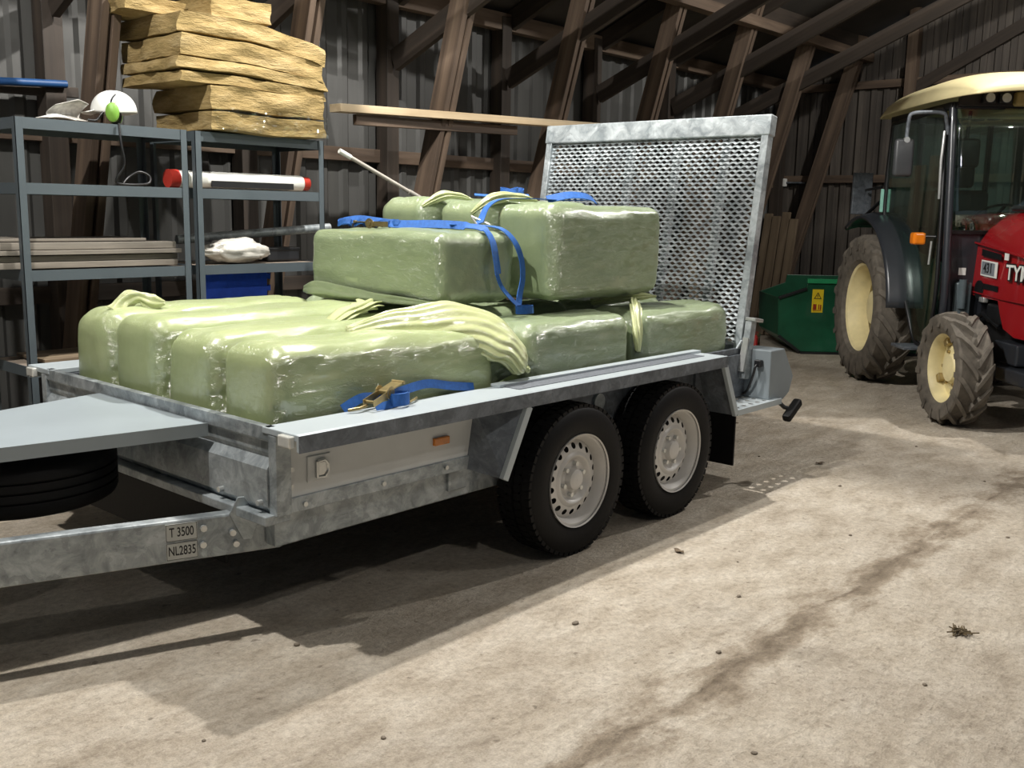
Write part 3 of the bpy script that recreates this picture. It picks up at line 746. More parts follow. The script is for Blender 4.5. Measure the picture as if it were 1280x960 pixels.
# strap over the crosswise bale
zt = 1.384
s2 = strap('blue strap over the crosswise upper bale, hanging down its end in a loop', [
    ([(-.20, 1.34, zt + .018), (-.17, 1.26, zt + .03), (-.15, 1.16, zt + .022), (-.11, 1.04, zt + .012), (-.05, .86, zt + .016), (-.01, .72, zt + .012), (.0, .60, zt + .002), (.005, .545, zt - .05), (.012, .524, zt - .14), (.02, .520, zt - .20)], .042, [Vector((.5, .25, .85))] * 42 + [Vector((.8, .15, .4))] * 8 + [Vector((1, .1, .0))] * 23),
    ([(-.03, .78, zt + .017), (.06, .70, zt + .014), (.115, .60, zt + .003), (.15, .545, zt - .05), (.185, .528, zt - .13), (.195, .524, zt - .22), (.16, .51, zt - .30), (.13, .49, 1.035)], .036, [Vector((1, .1, .05))] * 57),
    ([(.02, .527, zt - .20), (.05, .522, zt - .26), (.10, .50, zt - .32), (.13, .48, 1.035)], .022, [Vector((1, .1, .3))] * 25)])
ratchet(s2, TOPX(-.145, 1.15, zt + .004, 1.8))
lp = []
for q in range(3): lp += [(.115 + .052 * cos(a), .44 + .026 * sin(a), 1.026) for a in [2 * pi * k / 12 for k in range(12)]]
ribbon(lp, .036, .004, (0, .1, 1)).build('webbing_roll', BLUE, s2, smooth=40)
for k, (x, y, r) in enumerate(((-.195, 1.33, .03), (-.165, 1.25, .026), (-.13, 1.13, .03), (-.105, 1.07, .022))):
    lp = [(x + r * cos(a) * .7, y + r * 1.5 * sin(a), zt + .014 + .008 * sin(2 * a)) for a in [2 * pi * j / 14 for j in range(15)]]
    ribbon(lp, .026, .004, (.3, .1, 1)).build('webbing_loop', BLUE, s2, smooth=40)
# strap over the large upper bale
zh = 1.517
s3 = strap('blue strap over the large upper bale, folded end near the mesh ramp', [
    ([(.10, .72, zt + .02), (.16, .76, 1.43), (.24, .79, 1.49), (.34, .79, zh + .006), (.50, .75, zh + .012), (.70, .72, zh + .008), (.92, .70, zh + .014)], .046, [Vector((.3, 1, .0))] * 49),
    ([(.62, .74, zh + .010), (.72, .68, zh + .034), (.84, .66, zh + .030), (.95, .69, zh + .010)], .046, [Vector((.1, .6, .6))] * 25)])
m = MB(); m.tube([(.10, .73, zt + .015), (.13, .80, zt + .055), (.16, .70, zt + .015), (.10, .73, zt + .015)], .005, 8); m.build('hook', ZINC, s3, smooth=60)
s4 = strap('blue webbing bunch on the middle upper bale, against the dark wall', [
    ([(.55, 1.18, 1.548), (.62, 1.12, 1.545), (.70, 1.06, 1.552), (.78, 1.0, 1.55)], .032, [Vector((.6, .7, .3))] * 25)])
for k, (x, y, r) in enumerate(((.70, 1.08, .034), (.735, 1.04, .028), (.68, 1.03, .026))):
    lp = [(x + r * cos(a), y + r * sin(a) * 1.2, 1.565 + .012 * sin(a + k)) for a in [2 * pi * j / 14 for j in range(15)]]
    ribbon(lp, .03, .004, (.2, .2, 1)).build('webbing_loop', BLUE, s4, smooth=40)
# ================================================================== shelving
def board_obj(name, p0, p1, w, d, mat, hint=(1, 0, 0), bevel=.003):
    p0, p1 = Vector(p0), Vector(p1); z = (p1 - p0); L = z.length; z.normalize()
    x = Vector(hint); x = (x - z * x.dot(z)).normalized(); y = z.cross(x)
    m = MB(); m.box((-w / 2, -d / 2, 0), (w / 2, d / 2, L)); return m.build(name, mat, None, bevel=bevel, M=frame(x, y, z, p0))

def shelf_unit(x0, x1, label):
    y0, y1 = 2.35, 2.82
    S = thing('shelving_unit', label, 'shelf', ((x0 + x1) / 2, (y0 + y1) / 2, 0), 0, 'grey boltless shelving units')
    ox, oy = (x0 + x1) / 2, (y0 + y1) / 2
    for x, sx in ((x0, 1), (x1, -1)):
        for y, sy in ((y0, 1), (y1, -1)):
            m = MB(); X, Yy = x - ox, y - oy
            a, b = sorted((X, X + sx * .036)); c, d = sorted((Yy, Yy + sy * .003)); m.box((a, c, 0), (b, d, 1.855))
            a, b = sorted((X, X + sx * .003)); c, d = sorted((Yy, Yy + sy * .036)); m.box((a, c, 0), (b, d, 1.855))
            m.build('post', SHELFGREY, S)
    for z in (1.855, 1.555, 1.145, .68, .18):
        w, d = (x1 - x0) / 2, (y1 - y0) / 2; m = MB()
        e = .0045; w, d = w - e, d - e
        for s in (-1, 1):
            a, b = sorted((s * d, s * (d - .003))); m.box((-w, a, z - .052), (w, b, z)); a, b = sorted((s * (d - .03), s * (d - .0035))); m.box((-w + .004, a, z - .018), (w - .004, b, z - .0145))
            a, b = sorted((s * w, s * (w - .003))); m.box((a, -d + .0035, z - .052), (b, d - .0035, z))
        sh = m.build('shelf', SHELFGREY, S)
        m = MB(); m.box((-w + .004, -d + .005, z - .014), (w - .004, d - .005, z - .004)); m.build('shelf_board', SHELFBOARD, sh)
    return S
shelf_unit(-1.30, -.42, 'grey metal shelving unit holding the stack of boards, helmet on its top')
shelf_unit(-.375, .475, 'grey metal shelving unit holding the long white tube, yellow insulation on its top')

# insulation slabs, built layer by layer
def batt(x0, x1, y0, y1, z0, z1, label, seed, droop=0.0, sag=0, arch=0, m2=WOOL):
    m = MB(); nx, ny, nz = 26, 18, 5; L, W, H = x1 - x0, y1 - y0, z1 - z0; V = {}
    def vert(i, j, k):
        key = (i, j, k)
        if key not in V:
            x, y, z = i / nx, j / ny, k / nz
            p = Vector((x0 + L * x, y0 + W * y, z0 + H * z)); q = Vector((p.x * 7, p.y * 7, p.z * 14)) + Vector((seed * 3.3, 0, 0))
            e = Vector((x * 2 - 1, y * 2 - 1, z * 2 - 1))
            rim = max(abs(e.x), abs(e.y)) ** 8
            p += Vector((e.x * .014 * noise.noise(q) * 2, e.y * .014 * noise.noise(q + Vector((9, 0, 0))) * 2, 0))
            p.z += noise.noise(Vector((p.x * 4, p.y * 4, seed))) * .010 - e.z * .007 * rim - droop * max(0, x - .35) ** 2 + arch * (1 - e.x ** 2)
            V[key] = m.b.verts.new(p)
        return V[key]
    for i in range(nx):
        for j in range(ny):
            for k in (0, nz): m.b.faces.new([vert(i, j, k), vert(i + 1, j, k), vert(i + 1, j + 1, k), vert(i, j + 1, k)])
    for i in range(nx):
        for k in range(nz):
            for j in (0, ny): m.b.faces.new([vert(i, j, k), vert(i + 1, j, k), vert(i + 1, j, k + 1), vert(i, j, k + 1)])
    for j in range(ny):
        for k in range(nz):
            for i in (0, nx): m.b.faces.new([vert(i, j, k), vert(i, j + 1, k), vert(i, j + 1, k + 1), vert(i, j, k + 1)])
    o = m.build('insulation_slab', m2, None, smooth=50)
    return tag(o, label, 'insulation', 'yellow insulation slabs on the shelving')
LB = 'yellow insulation slab, '
batt(-.30, .44, 2.30, 2.86, 1.858, 1.965, LB + 'lowest of the stack, under the crumpled clear film', 1)
batt(-.31, .43, 2.30, 2.86, 1.966, 2.10, LB + 'second from the bottom of the stack, short squared end', 2)
batt(-.47, .45, 2.31, 2.92, 2.098, 2.162, LB + 'thin third one of the stack, starting the overhanging upper half', 3, droop=.07)
batt(-.48, .46, 2.30, 2.92, 2.160, 2.228, LB + 'thin fourth one of the stack, above the dark crease', 4, droop=.09)
batt(-.46, .44, 2.31, 2.92, 2.226, 2.345, LB + 'fifth of the stack, sagging towards the bare wall', 5, droop=.13)
batt(-.46, .47, 2.32, 2.94, 2.343, 2.455, LB + 'second from the top of the stack, torn brownish end', 6, droop=.18)
batt(-.25, .13, 2.36, 2.90, 2.452, 2.575, LB + 'short topmost piece of the stack', 7)
batt(-.62, -.28, 2.56, 2.90, 2.452, 2.54, LB + 'offcut lying crookedly beside the topmost piece', 8)
# crumpled clear film at the foot of the stack
m = MB()
def filmf(u, v):
    x = -.29 + .74 * u; z = 1.862 + .12 * v; q = Vector((x * 9, z * 14, 1))
    return (x, 2.283 - .012 * (1 - v) + .016 * noise.noise(q) + .008 * noise.noise(q * 3), z + .01 * noise.noise(q * 2))
m.grid(filmf, 60, 14); o = m.build('plastic_sheet', CLEARFILM, None, smooth=180); tag(o, 'crumpled clear plastic film around the foot of the yellow insulation stack', 'plastic film')

# safety helmet with ear defenders
HM = thing('safety_helmet', 'white forestry helmet with lime green ear defenders on the shelving top', 'helmet', (-.755, 2.47, 1.87), 2.6)
HM.scale = (.88,) * 3
m = MB()
def dome(u, v):
    a = 2 * pi * v; t = u * pi * .5; r = sin(t)
    return (.125 * r * cos(a), .105 * r * sin(a), .055 + .125 * cos(t) + .006 * cos(2 * a) * r)
m.grid(dome, 18, 40, True); m.build('shell', WHITE, HM, smooth=180, solid=.004)
m = MB(); m.grid(lambda u, v: (.10 + .075 * u * cos((v - .5) * 2.2), (.098 + .02 * u) * sin((v - .5) * 2.4), .06 - .012 * u), 6, 16); m.build('peak', WHITE, HM, smooth=180, solid=.004)
for s in (-1, 1):
    m = MB(); m.lathe([(.001, .028), (.028, .026), (.042, .014), (.044, 0), (.040, -.012), (.001, -.012)], 24); ear = m.build('ear_defender', LIME, HM, smooth=40, M=Matrix.Translation((0, s * .125, .05)) @ Matrix.Diagonal((.85, s, 1.25, 1)))
    m = MB(); m.lathe([(.03, -.03), (.043, -.026), (.043, -.012), (.03, -.012)], 24, closed=True); m.build('ear_cushion', BLACK, ear, smooth=40)
    m = MB(); m.tube(smooth_path([(.01, s * .128, .07), (.0, s * .135, .12), (-.02, s * .115, .15)]), .005, 8); m.build('arm', CHARCOAL, HM, smooth=60)
m = MB(); m.tube(smooth_path([(.05, .11, .05), (.07, .12, .02), (.09, .135, .0), (.13, .15, .0)]), .008, 8); m.build('chin_strap', BLACK, HM, smooth=60)
# face guard lying beside it
FG = thing('face_shield', 'pale curved face shield lying on the shelving beside the helmet', 'face shield', (-1.03, 2.45, 1.857), .3)
m = MB(); m.grid(lambda u, v: ((v - .5) * .20 + .02, -.05 + .11 * sin(u * pi) * .6, .008 + .10 * u ** 1.5 * (1 - .55 * abs(v - .7))), 12, 16); m.build('shield', plain('scuffed_pale_plastic', '#a9a6a0', .35, 0, .3, 40), FG, smooth=180, solid=.003)
m = MB(); m.grid(lambda u, v: (-.13 + .16 * u, -.06 + .09 * v, .006 + .022 * sin(u * pi) * sin(v * pi * .8 + .3)), 14, 10); m.build('brow_guard', WHITE, FG, smooth=180, solid=.004)
# cable hanging from the top to the second shelf
m = MB(); m.tube(smooth_path([(-.80, 2.34, 1.86), (-.80, 2.325, 1.76), (-.785, 2.33, 1.66), (-.82, 2.35, 1.59), (-.80, 2.37, 1.566), (-.70, 2.38, 1.564), (-.62, 2.40, 1.575), (-.61, 2.41, 1.61), (-.66, 2.42, 1.63), (-.72, 2.42, 1.60), (-.76, 2.40, 1.568)]), .006, 8)
tag(m.build('cable', BLACK, None, smooth=60), 'thin black cable hanging from the helmet shelf down to the next shelf', 'cable')
# long white tube with red caps
m = MB(); p0, p1 = Vector((-.43, 2.45, 1.604)), Vector((.375, 2.45, 1.604)); m.tube([p0, p1], .046, 24)
TB = m.build('sealed_tube', WHITE, None, smooth=40); tag(TB, 'long white tube with red end caps lying on the shelf under the insulation', 'tube')
m = MB(); m.tube([p0 - Vector((.055, 0, 0)), p0], .049, 24); m.build('end_cap', REDCAP, TB, smooth=40)
m = MB(); m.tube([p1, p1 + Vector((.05, 0, 0))], .040, 24); m.build('end_cap', REDCAP, TB, smooth=40)
m = MB(); m.box((-.25, 2.398, 1.566), (.29, 2.409, 1.60)); m.build('label_band', BLACK, TB)
# stack of boards on the third shelf
for k, (z, x0, x1, h, dy) in enumerate(((1.149, -1.75, -.47, .030, 0), (1.181, -1.72, -.46, .028, .02), (1.214, -1.85, -.45, .022, -.01), (1.239, -1.9, -.475, .034, .005), (1.277, -1.55, -.62, .014, .05))):
    y_ = (2.402 + dy + 2.775) / 2; o = board_obj('board', (x0, y_, z + h / 2), (x1, y_, z + h / 2), 2.775 - 2.402 - dy, h, W_BOARDGREY, (0, 1, 0), .002)
    tag(o, ('greyish board lying on the shelf, ' + ('lowest of its stack', 'second from the bottom of its stack', 'thin middle one of its stack', 'thick pale one near the top of its stack', 'short thin one on top of its stack')[k]), 'board', 'boards stacked on the shelf')
# plastic bag
m = MB()
def bagf(u, v):
    a = 2 * pi * v; t = pi * u; q = Vector((cos(a) * sin(t) * 2, sin(a) * sin(t) * 2, cos(t) * 2))
    r = 1 + .22 * noise.noise(q) + .1 * noise.noise(q * 3)
    return (-.065 - .20 * cos(t) * r, 2.47 + .10 * sin(t) * cos(a) * r, max(1.1475, 1.215 + .07 * sin(t) * sin(a) * r))
m.grid(bagf, 30, 36, True); tag(m.build('plastic_bag', WHITEBAG, None, smooth=180), 'crumpled milky plastic bag on the shelf above the blue foam mat', 'bag')
# metal pipe
m = MB(); m.tube([(-.30, 2.70, 1.272), (.66, 2.54, 1.345)], .026, 20); m.tube([(-.30, 2.70, 1.272), (-.302, 2.70, 1.272)], .02, 20)
tag(m.build('metal_pipe', G_MID, None, smooth=40), 'long grey metal pipe lying behind the plastic bag and sticking out past the shelving', 'pipe')
m = MB(); m.rbox((.17, 2.50, 1.147), (.40, 2.62, 1.22), .012); o = m.build('box', plain('dark_box', '#16181c', .5), None); o.name = 'storage_box'; tag(o, 'small dark box on the shelf under the metal pipe', 'box')
m = MB(); m.rbox((.168, 2.497, 1.205), (.402, 2.623, 1.228), .006); m.build('lid', BLACK, o)
# interlocking foam mat
pts = [(-.30, .70), (.125, .70)]
z = .70
for k in range(6):
    a = z + .068 * k; pts += [(.125, a + .012), (.150, a + .006), (.150, a + .042), (.125, a + .036)]
pts += [(.125, 1.115), (-.30, 1.115)]
m = MB(); m.prism(pts, (0, .022, 0), (0, 2.45, 0)); tag(m.build('foam_mat', BLUEFOAM, None), 'blue interlocking foam mat standing on edge under the shelf with the plastic bag', 'mat')
# low shelf clutter
tag(board_obj('board', (-1.2, 2.585, .6925), (-.70, 2.585, .6925), .33, .017, W_TAN, (0, 1, 0), .002), 'brown board lying on the low shelf beside the trailer', 'board')
m = MB(); m.rbox((-.85, 2.5, .702), (-.5, 2.75, .86), .01); o = m.build('storage_box', BLACK, None); tag(o, 'dark box on the low shelf behind the end bale', 'box')
# blue hose along the wall, left of the strut
m = MB(); m.tube(smooth_path([(-2.2, 3.42, 2.06), (-1.3, 3.42, 2.10), (-.9, 3.42, 2.125), (-.55, 3.42, 2.145)]), .022, 12)
tag(m.build('hose', BLUEPIPE, None, smooth=60), 'blue hose running along the corrugated wall above the face shield', 'hose')
timber_bar('wall_girt', (-3.0, YW - .12, 2.045), (-.45, YW - .12, 2.11), .04, .06, W_DARK, 'short dark batten below the blue hose', hint=(0, 1, 0))
# timber on the struts
tag(board_obj('timber_batten', (1.15, 2.88, 2.055), (2.78, 2.872, 2.097), .04, .070, W_STRUT, (0, 1, 0)), 'brown batten nailed across the struts under the pale plank', 'batten')
tag(board_obj('timber_plank', (.985, 2.88, 2.118), (4.0, 2.80, 2.205), .12, .052, W_PALE, (0, 1, 0)), 'long pale planed plank lying across the struts above the load', 'plank')
# long tool handle standing among the load
m = MB(); a, b = Vector((.36, 2.06, 1.785)), Vector((.92, 1.98, 1.53)); m.tube([a, b], .0115, 12)
o = m.build('tool_handle', plain('worn_pale_handle', '#a9a39a', .6), None, smooth=60); tag(o, 'thin pale tool handle slanting down behind the farthest upper bale', 'tool')
dd = (b - a).normalized()
m = MB(); m.tube([a - dd * .0, a + dd * .08], .0145, 12); m.build('grip', WHITE, o, smooth=60)
m = MB(); m.tube([b - dd * .10, b + dd * .9], .015, 12); m.build('shaft', plain('shaft_grey', '#96928a', .5), o, smooth=60)

# ================================================================== planks, skip
for k, (y, dx, h) in enumerate(((3.145, .0, 1.44), (3.262, .03, 1.52), (3.379, .0, 1.47), (3.496, .02, 1.50))):
    o = board_obj('leaning_plank', (8.02 + dx, y, .012), (8.30 + dx, y, h), .108, .03, W_TAN, (0, 1, 0))
    tag(o, 'old tan plank leaning in the barn corner, ' + ('the one nearest the green skip', 'second from the green skip', 'third from the green skip', 'last one towards the corrugated wall')[k], 'plank', 'planks leaning in the corner')
for k, (x, y) in enumerate(((6.05, 3.36), (6.23, 3.35), (6.42, 3.36))):
    o = board_obj('leaning_plank', (x, y - .28, .012), (x + .08, y + .02, 2.05 + .1 * (k % 2)), .15, .028, W_TAN if k == 0 else W_STRUT)
    tag(o, ('tan board leaning on the wall', 'first brown board leaning beside the tan one', 'second brown board leaning beside the tan one')[k] + ', seen through the ramp mesh', 'plank', 'boards behind the ramp')
# plain red can for an unclear red shape seen through the mesh
CN = thing('red_can', 'red can on the floor behind the mesh ramp', 'can', (5.35, 2.1, 0), .4)
m = MB(); m.rbox((-.16, -.10, .0), (.16, .10, .36), .03); m.build('can_body', RED, CN)
m = MB(); m.tube(smooth_path([(-.12, 0, .35), (-.10, 0, .42), (.05, 0, .42), (.08, 0, .35)]), .014, 10); m.build('handle', RED, CN, smooth=60)
m = MB(); m.cyl((.12, 0, .35), (.13, 0, .41), .03, 16); m.build('cap', BLACK, CN, smooth=40)

# green tipping skip
u = Vector((.643, -.766, 0)); n = Vector((.766, .643, 0)); o0 = Vector((6.84, 2.27, 0))
SK = thing('tipping_skip', 'green steel tipping skip against the board wall, yellow warning sticker on its side', 'skip', o0, 0)
prof = [(0, .02), (1.25, .02), (1.25, .80), (.045, .80), (.03, .71), (-.26, .60), (-.24, .20), (-.22, .17)]
m = MB(); m.prism(prof, n * .012, (0, 0, 0), u); m.build('side_sheet', SKIPGREEN, SK, bevel=.004)
m = MB(); m.prism(prof, n * .012, n * .95, u); m.build('side_sheet', SKIPGREEN, SK, bevel=.004)
m = MB()
for a, b in ((0, 1), (1, 2), (5, 6), (6, 7), (7, 0)):
    p, q = prof[a], prof[b]; A_ = u * p[0] + Vector((0, 0, p[1])); B_ = u * q[0] + Vector((0, 0, q[1]))
    vs = [m.b.verts.new(x) for x in (A_, B_, B_ + n * .96, A_ + n * .96)]; m.b.faces.new(vs)
m.build('shell', SKIPGREEN, SK, solid=.012)
RIMG = plain('light_green_rim', '#2b8f5c', .35, 0, .1, 8)
m = MB(); m.bar(u * .03 + Vector((0, 0, .79)) - n * .012, u * 1.26 + Vector((0, 0, .79)) - n * .012, .05, .045, (0, 0, 1)); m.build('rim_bar', RIMG, SK, bevel=.006)
m = MB(); m.bar(u * .03 + Vector((0, 0, .705)) - n * .008, u * -.265 + Vector((0, 0, .60)) - n * .008, .03, .04, (0, 0, 1)); m.build('lip_bar', BLACK, SK, bevel=.004)
m = MB(); m.bar(u * -.0 + Vector((0, 0, .012)) - n * .02, u * 1.25 + Vector((0, 0, .012)) - n * .02, .024, .06, (0, 0, 1)); m.bar(u * -.01 + Vector((0, 0, .02)) - n * .01, u * -.24 + Vector((0, 0, .19)) - n * .01, .03, .03, (0, 0, 1)); m.build('skid', BLACK, SK)
Ms = frame(u, (0, 0, 1), -n, u * .155 + Vector((0, 0, .575)) - n * .002)
m = MB(); m.box((-.06, -.125, 0), (.06, .125, .002)); stk = m.build('warning_sticker', YELLOW, SK, M=Ms)
m = MB(); m.prism([(-.042, .022), (.042, .022), (0, .095)], (0, 0, .001), (0, 0, .002), (1, 0, 0), (0, 1, 0)); m.build('triangle_mark', BLACK, stk)
m = MB(); m.prism([(-.028, .030), (.028, .030), (0, .079)], (0, 0, .001), (0, 0, .003), (1, 0, 0), (0, 1, 0)); m.build('triangle_field', YELLOW, stk)
m = MB(); m.box((-.004, .043, .004), (.004, .066, .005)); m.box((-.004, .034, .004), (.004, .040, .005)); m.build('exclamation_mark', BLACK, stk)
m = MB(); m.box((-.045, -.095, .002), (-.008, -.035, .003)); m.box((.012, -.092, .002), (.022, -.035, .003)); m.box((.030, -.095, .002), (.044, -.04, .003)); m.box((-.045, -.105, .002), (.045, -.098, .003)); m.build('pictogram', plain('sticker_red', '#8c2c12', .5), stk)

# junction box on the gable girt
JB = thing('junction_box', 'small pale junction box on the gable girt near the leaning planks', 'junction box', (XG - .1, 3.46, 1.89))
m = MB(); m.rbox((-.03, -.05, -.05), (.025, .05, .05), .01); m.build('box_body', WHITE, JB)
m = MB(); m.tube([(.0, -.05, 0), (.0, -.30, -.005)], .012, 8); m.build('conduit', G_DULL, JB, smooth=60)
# ================================================================== the tractor
TR = thing('tractor', 'red compact tractor with dark glazed cab and cream roof, parked at the gable wall', 'tractor', (6.10, .66, 0), radians(221))
def lug_tyre(R, r, w, nl, lh):
    """chevron tyre round local y, centred on y=0"""
    m = MB(); h = w / 2
    m.lathe([(r, -h * .72), (r + .03, -h * .9), (R * .80, -h), (R * .90, -h * .97), (R * .955 - lh * .3, -h * .86), (R - lh, -h * .4), (R - lh * .9, 0), (R - lh, h * .4), (R * .955 - lh * .3, h * .86), (R * .90, h * .97), (R * .80, h), (r + .03, h * .9), (r, h * .72)], 72, closed=True)
    wl = 2 * pi / nl * .33
    for s in (-1, 1):
        for k in range(nl):
            t0 = 2 * pi * (k + (.5 if s > 0 else 0)) / nl
            st = [(0.02, 0, R), (.40, .26, R - .002), (.80, .50, R - .012), (1.02, .60, R * .955 - .01), (1.03, .63, R * .86)]
            prev = None
            for (f, dt, rr) in st:
                t = t0 + dt * 2 * pi / nl * 1.6; y = s * h * f; ring = []
                for rad, half in ((rr, .8), (rr - lh * 1.35, 1.15)):
                    for e in (-1, 1):
                        a = t + e * wl * .5 * half * (1 if f < .9 else .8); ring.append(m.b.verts.new((rad * cos(a), y, rad * sin(a))))
                ring = [ring[0], ring[1], ring[3], ring[2]]
                if prev:
                    for q in range(4): m.b.faces.new((prev[q], prev[(q + 1) % 4], ring[(q + 1) % 4], ring[q]))
                else: m.b.faces.new(ring)
                prev = ring
            m.b.faces.new(prev[::-1])
    return m
def dish_rim(r, w, depth, s):
    """cream rim, dish facing s*y"""
    m = MB(); h = w / 2
    m.lathe([(r * 1.03, s * h * .74), (r, s * h * .70), (r * .95, s * h * .62), (r * .90, s * h * .2), (r * .88, -s * h * .1), (r * .90, -s * h * .5), (r * 1.0, -s * h * .72)], 48)
    m.lathe([(r * .885, s * (h * .62 - depth)), (r * .78, s * (h * .62 - depth)), (r * .6, s * (h * .62 - depth * .8)), (r * .45, s * (h * .62 - depth * .75)), (r * .38, s * (h * .62 - depth * .4)), (r * .2, s * (h * .62 - depth * .35)), (.001, s * (h * .62 - depth * .35))], 48)
    return m
def tractor_wheel(x, y, R, r, w, nl, lh, depth, mirror):
    s = 1 if mirror else -1
    ty = lug_tyre(R, r, w, nl, lh).build('wheel', DUSTYRUBBER, TR, smooth=35, M=Matrix.Translation((x, y, R)) @ (Matrix.Rotation(pi, 4, 'X') if mirror else Matrix.Identity(4)))
    lab(ty, 'dusty lugged tractor tyre on a cream rim')
    s = -1
    rm = dish_rim(r, w, depth, s).build('rim', CREAMRIM, ty, smooth=40)
    y1 = s * (w / 2 * .62 - depth * .75); y2 = s * (w / 2 * .62 - depth); first = None
    for k in range(6):
        t = 2 * pi * k / 6
        if first is None: m = MB(); m.cyl((0, 0, 0), (0, s * .02, 0), .012, 6); first = o = m.build('wheel_bolt', BRASS, ty, smooth=40)
        else: o = first.copy(); COL.objects.link(o); o.parent = ty
        o.matrix_local = Matrix.Translation((r * .52 * cos(t), y1, r * .52 * sin(t)))
    first = None
    for k in range(4):
        t = 2 * pi * k / 4 + .5
        if first is None: m = MB(); m.rbox((r * .70, min(0, s * .05), -.03), (r * .9, max(0, s * .05), .03), .006, 1); first = o = m.build('rim_bracket', BRASS, ty)
        else: o = first.copy(); COL.objects.link(o); o.parent = ty
        o.matrix_local = Matrix.Translation((0, y2, 0)) @ Matrix.Rotation(-t, 4, 'Y')
    return ty
for mirr, sgn in ((False, -1), (True, 1)):
    tractor_wheel(.06, sgn * .565, .665, .40, .33, 19, .045, .25, mirr)
    tractor_wheel(2.05, sgn * .65, .41, .25, .24, 15, .042, .09, mirr)
# axles, transmission, engine
m = MB(); m.cyl((.06, -.5, .665), (.06, .5, .665), .09, 16); m.rbox((-.3, -.2, .42), (1.2, .2, .85), .04); m.build('transmission', DARKSTEEL, TR, smooth=40)
m = MB(); m.rbox((1.2, -.24, .5), (2.3, .24, 1.15), .04); m.cyl((1.62, -.24, .95), (1.62, -.33, .95), .07, 16); m.rbox((1.75, -.32, .72), (2.0, -.22, .86), .02); m.tube([(1.5, -.30, .7), (1.7, -.31, .78), (1.95, -.30, .70)], .02, 10); en = m.build('engine', DARKSTEEL, TR, smooth=40)
m = MB(); m.cyl((1.90, -.26, .78), (1.90, -.31, .78), .035, 14); m.rbox((1.66, -.34, .86), (1.74, -.30, .90), .008); m.build('engine_fittings', ZINC, en, smooth=40)
m = MB(); m.rbox((1.85, -.46, .34), (2.01, .46, .48), .03); m.rbox((1.83, -.48, .3), (2.03, -.40, .54), .02); m.rbox((1.83, .40, .3), (2.03, .48, .54), .02); m.build('front_axle', DARKSTEEL, TR)
m = MB(); m.rbox((1.5, -.23, .40), (2.72, .23, .56), .02); m.rbox((2.0, -.36, .47), (2.35, .36, .62), .015); m.rbox((2.2, -.42, .36), (2.62, .42, .46), .015); m.build('front_support', CHARCOAL, TR)
m = MB(); m.bar((2.2, -.42, .44), (2.62, -.42, .44), .02, .03); m.build('support_rail', ZINC, TR)
# bonnet
prof = [(1.50, .90), (1.47, 1.20), (1.50, 1.36), (1.58, 1.47), (1.72, 1.535), (1.95, 1.55), (2.35, 1.50), (2.62, 1.38), (2.72, 1.15), (2.74, .80), (2.60, .66), (2.22, .655), (2.05, .70), (1.98, .80), (1.93, .89)]
def bonnet_mb(hw, pr):
    m = MB(); ys = [-1, -.985, -.93, -.8, -.5, 0, .5, .8, .93, .985, 1]; rings = []
    for y in ys:
        k = 1 - abs(y) ** 5
        rings.append([m.b.verts.new((x - (.05 * (1 - k) if x > 2.3 else 0), y * hw * (1.0 if z < 1.3 else 1 - .22 * (z - 1.3) / .25), z - (.075 * (1 - k) if z > 1.30 else 0))) for x, z in pr])
    for a, c in zip(rings, rings[1:]):
        for q in range(len(pr)): m.b.faces.new((a[q], a[(q + 1) % len(pr)], c[(q + 1) % len(pr)], c[q]))
    m.b.faces.new(rings[0][::-1]); m.b.faces.new(rings[-1]); return m
bn = bonnet_mb(.325, prof).build('bonnet', RED, TR, smooth=50, bevel=.012); lab(bn, 'glossy red bonnet')
m = MB(); m.rbox((1.80, -.24, 1.535), (2.5, .24, 1.575), .02); m.build('bonnet_cowl', BLACK, bn)
yb = -.3262
def side_patch(name, pts, mat, d=.004, y=yb):
    m = MB(); m.prism(pts, (0, -d, 0), (0, y, 0)); return m.build(name, mat, bn)
side_patch('vent', [(1.62, 1.255), (1.62, 1.205), (1.93, 1.185), (1.93, 1.225)], DARKSTEEL, .003)
side_patch('vent', [(1.585, 1.005), (1.585, .965), (1.92, .955), (1.92, .995)], DARKSTEEL, .003)
side_patch('crease', [(1.50, 1.305), (1.50, 1.293), (2.1, 1.235), (2.66, 1.17), (2.66, 1.18), (2.1, 1.247)], RED, .012)
side_patch('crease', [(1.50, .935), (1.50, .925), (2.0, .905), (2.66, .90), (2.66, .91), (2.0, .916)], RED, .010)
side_patch('bonnet_reflector', [(1.985, 1.19), (2.04, 1.187), (2.04, 1.235), (1.985, 1.238)], WHITE, .006)
bd = side_patch('model_plate', [(1.63, 1.175), (1.63, 1.06), (1.885, 1.05), (1.885, 1.165)], WHITE, .004)
side_patch('plate_field', [(1.64, 1.165), (1.64, 1.07), (1.85, 1.062), (1.85, 1.155)], plain('steel_grey', '#747a80', .4), .005)
Mside = lambda x, z: frame((1, 0, 0), (0, 0, 1), (0, -1, 0), (x, yb - .0055, z))
text_mesh('431', .10, 'lettering', BLACK, bn, Mside(1.745, 1.113), .0008, .95, .002)
text_mesh('TYM', .15, 'lettering', BLACK, bn, frame((1, 0, 0), (0, 0, 1), (0, -1, 0), (2.20, yb - .004, 1.10)), .001, 1.15, .012)
text_mesh('TYM', .15, 'lettering_face', WHITE, bn, frame((1, 0, 0), (0, 0, 1), (0, -1, 0), (2.20, yb - .0065, 1.10)), .001, 1.15, .002)
side_patch('headlamp', [(2.60, 1.22), (2.69, 1.20), (2.68, 1.06), (2.60, 1.05)], CLEAR, .008)
m = MB(); m.rbox((2.715, -.25, .92), (2.752, .25, 1.22), .02); gr = m.build('front_grille', BLACK, bn)
m = MB()
for k in range(6): m.box((2.752, -.23, .95 + .045 * k), (2.757, .23, .965 + .045 * k))
